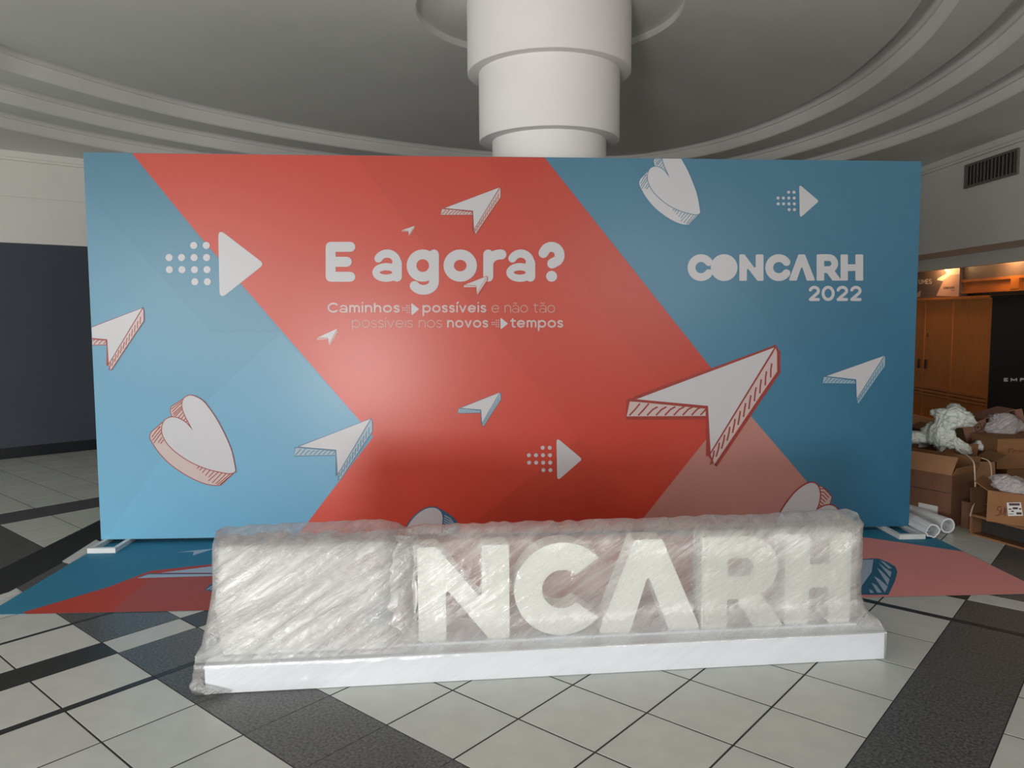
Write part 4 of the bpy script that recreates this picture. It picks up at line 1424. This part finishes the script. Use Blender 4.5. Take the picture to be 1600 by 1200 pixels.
# G and F stacked at the right edge
G, mx = carton('carton', 'plain brown carton under the carton with dark handwriting', (4.32, 6.38, 0), (0.60, 0.36, 0.325), 3, CB[0], open_=False)
Fb, mx = carton('carton', 'orange brown carton with dark handwriting stacked on a plain carton', (4.235, 6.38, 0.330), (0.58, 0.34, 0.245), 2, CB[1], open_=False)
fp2, fn2 = mx @ Vector((0, -0.17, 0)), mx.to_3x3() @ Vector((0, -1, 0))
P = Print(lambda px, py, lift: atplane(px, py, fp2 + fn2 * lift, fn2), None, lift=0.002)
cF = lambda L: [(1420 + x / 8.572, 620 + y / 8.572) for x, y in L]
for L in ([(1318, 705), (1395, 695)], [(1355, 700), (1335, 752)], [(1400, 720), (1392, 748)], [(1398, 728), (1420, 715)], [(1428, 748), (1432, 715), (1445, 735), (1458, 712), (1462, 745)],
          [(1478, 712), (1478, 742), (1500, 742), (1502, 712)], [(1515, 745), (1518, 712), (1532, 725), (1540, 745)]):
    P.line(cF(L), 0.9, M['ink'])
P.build('lettering', Fb)
# H: tilted carton on top, its opening and left flap towards the camera, a clear bag spilling out
hp = aty(1567, 665, 6.60)
HMX = Matrix.Translation(hp) @ Matrix.Rotation(math.radians(-17), 4, 'Y') @ Matrix.Rotation(math.radians(90), 4, 'X') @ Matrix.Translation((0, 0, -0.24))
H_, mx = carton('carton', 'tilted pinkish brown carton on top of the pile holding a crumpled clear bag', tuple(hp - Vector((0, 0, 0.13))), (0.27, 0.215, 0.24), 0, CB[4], mxo=HMX, flaps={'l': (84, 0.215, CB[4]), 'r': (60, 0.05, CB[4])})
S_, mxs = carton('carton', 'dark carton standing under the tilted carton at the back of the pile', (4.13, 6.75, 0), (0.46, 0.28, 0.485), 0, CB[2], open_=False)
hm = HMX @ Matrix.Translation((-0.135, 0, 0.24)) @ Matrix.Rotation(math.radians(-84), 4, 'Y')
obj('printed_mark', cat(*[box(0.0022, 0.0040, a, b, c, d, hm) for a, b, c, d in ((0.02, 0.085, 0.05, 0.056), (0.02, 0.085, 0.105, 0.111), (0.02, 0.026, 0.056, 0.105), (0.079, 0.085, 0.056, 0.105), (0.045, 0.066, 0.07, 0.095),
                                                                              (-0.085, -0.045, 0.04, 0.046), (-0.085, -0.045, 0.075, 0.081), (-0.06, -0.054, 0.046, 0.075))]), M['ink_dark'], H_)['kind'] = 'stuff'


def crumple(name, c, r, m, seed, parent=None, amp=0.4, sub=4, rot=(0, 0, 0)):
    bm = bmesh.new(); bmesh.ops.create_icosphere(bm, subdivisions=sub, radius=1)
    R3 = Matrix.Rotation(rot[2], 3, 'Z') @ Matrix.Rotation(rot[1], 3, 'Y') @ Matrix.Rotation(rot[0], 3, 'X')
    for v in bm.verts:
        n = v.co.copy()
        k = 1 + amp * (noise.noise(n * 1.3 + Vector((seed, 0, 0))) + 0.6 * (0.35 - abs(noise.noise(n * 2.9 + Vector((seed, 5, 0)))) * 1.6) + 0.3 * (0.3 - abs(noise.noise(n * 6.5 + Vector((seed, 9, 3)))) * 1.6))
        v.co = Vector(c) + R3 @ Vector((n.x * r[0] * k, n.y * r[1] * k, n.z * r[2] * k))
    me = bpy.data.meshes.new(name); bm.to_mesh(me); bm.free(); me.materials.append(m)
    me.polygons.foreach_set('use_smooth', [True] * len(me.polygons))
    return finish(bpy.data.objects.new(name, me), parent)


pb = aty(1567, 664, 6.55)
tag(crumple('plastic_bag', pb, (0.14, 0.10, 0.115), M['bag_clear'], 2.2, amp=0.35), 'crumpled clear plastic bag bulging out of the tilted carton', 'bag')
pb = aty(1583, 757, 5.2)
tag(crumple('plastic_film', pb, (0.13, 0.10, 0.05), M['bag_clear'], 6.1, amp=0.45, rot=(0.1, 0.12, -0.6)), 'crumpled clear film lying on the carton with red writing', 'film')
pb = aty(1533, 697, 6.42)
tag(crumple('paper_scrap', pb, (0.075, 0.05, 0.045), M['paper'], 3.7, amp=0.4, sub=3), 'small pale paper scrap squeezed between the sack and the tilted carton', 'paper')


# white sacks draped over the cartons
def drape(name, pts, radii, Y, seed, per=12, n=64):
    path = catmull([aty(p[0], p[1], Y + (p[2] if len(p) > 2 else 0)) for p in pts], per)
    rr = []
    for i in range(len(path)):
        t = i / (len(path) - 1) * (len(radii) - 1); k = min(int(t), len(radii) - 2)
        rr.append(lerp(radii[k], radii[k + 1], t - k))
    rr[0] = rr[-1] = 0.012
    return tube(path, rr, n, True, 0.36, seed)


def blob(px, py, Y, rx, ry, rz, ang, seed, amp=0.42):
    k = Y / F
    o = crumple('sack_piece', aty(px, py, Y), (rx * k, ry, rz * k), M['sack'], seed, amp=amp, sub=5, rot=(0, math.radians(ang), 0))
    vf = ([v.co.copy() for v in o.data.vertices], [tuple(p.vertices) for p in o.data.polygons])
    me = o.data; bpy.data.objects.remove(o); bpy.data.meshes.remove(me)
    return vf


sack = obj('plastic_sack', cat(blob(1489, 652, 6.34, 27, 0.12, 19, -4, 3.0), blob(1470, 672, 6.34, 13, 0.09, 27, 4, 8.0), blob(1478, 684, 6.30, 14, 0.08, 17, 30, 15.0),
                               blob(1499, 697, 6.28, 22, 0.06, 9, 28, 12.0)), M['sack'], None, smooth=True)
tag(sack, 'large limp white plastic sack sprawling over the top of the cartons', 'sack')
sack2 = tag(obj('plastic_sack', cat(blob(1436, 683, 6.50, 26, 0.08, 9, 4, 5.0), blob(1454, 679, 6.52, 14, 0.08, 16, -20, 11.0)), M['sack'], None, smooth=True),
            'smaller white plastic sack hanging left over the taped carton', 'sack')


# rolls of white paper on the floor
def roll(name, p0, p1, r, label, seed, crush):
    a, b = atz(*p0, r), atz(*p1, r)
    t = thing(name, label, 'paper roll', ((a.x + b.x) / 2, (a.y + b.y) / 2, 0), 'rolls of white paper by the cartons')
    path = [a.lerp(b, k / 12) for k in range(13)]
    V1, F1 = tube(path, [r * (1 + 0.02 * math.sin(k * 1.7 + seed)) for k in range(13)], 20, False, crush, seed)
    V2, F2 = tube(path, [r * 0.78] * 13, 20, False, crush, seed)
    n = len(V1); last = 12 * 20
    Fr = []
    for k in range(20):
        k2 = (k + 1) % 20
        Fr.append((last + k, last + k2, n + last + k2, n + last + k)); Fr.append((k, n + k, n + k2, k2))
    Vs = V1 + V2
    zmin = min(v.z for v in Vs); Vs = [v - Vector((0, 0, zmin - 0.001)) for v in Vs]
    obj('sheet', (Vs, F1 + [tuple(i + n for i in f[::-1]) for f in F2] + Fr), M['paper'], t, smooth=False)
    V3, F3 = tube([a.lerp(b, 0.97 + 0.02 * k) + Vector((0, 0, 0)) for k in range(2)], [r * 0.42] * 2, 14, False, crush, seed + 2)
    obj('inner_turn', (V3, F3), M['paper'], t)
    return t


roll('paper_roll', (1392, 788), (1481, 822), 0.056, 'straight roll of white paper on the floor against the large brown carton', 1.0, 0.05)
roll('paper_roll', (1392, 799), (1457, 831), 0.050, 'crumpled roll of white paper on the floor nearest the backdrop foot', 4.0, 0.28)

# white cord trailing over the cartons
for pts, lab in (([(1500, 702, 5.95), (1512, 712, 5.78), (1521, 722, 5.62), (1523, 738, 5.57), (1524, 760, 5.54), (1524, 777, 5.52), (1519, 795, 5.48), (1516, 806, 5.44)], 'pale cord hanging down over the tan front flap'),
                 ([(1526, 714, 5.92), (1538, 717, 5.86), (1546, 722, 5.80), (1549, 735, 5.77), (1549, 748, 5.75)], 'short pale cord looped over the right of the tan carton')):
    tag(obj('cord', tube(catmull([aty(*p) for p in pts], 6), 0.0055, 8), M['cord'], None, smooth=True), lab, 'cord')
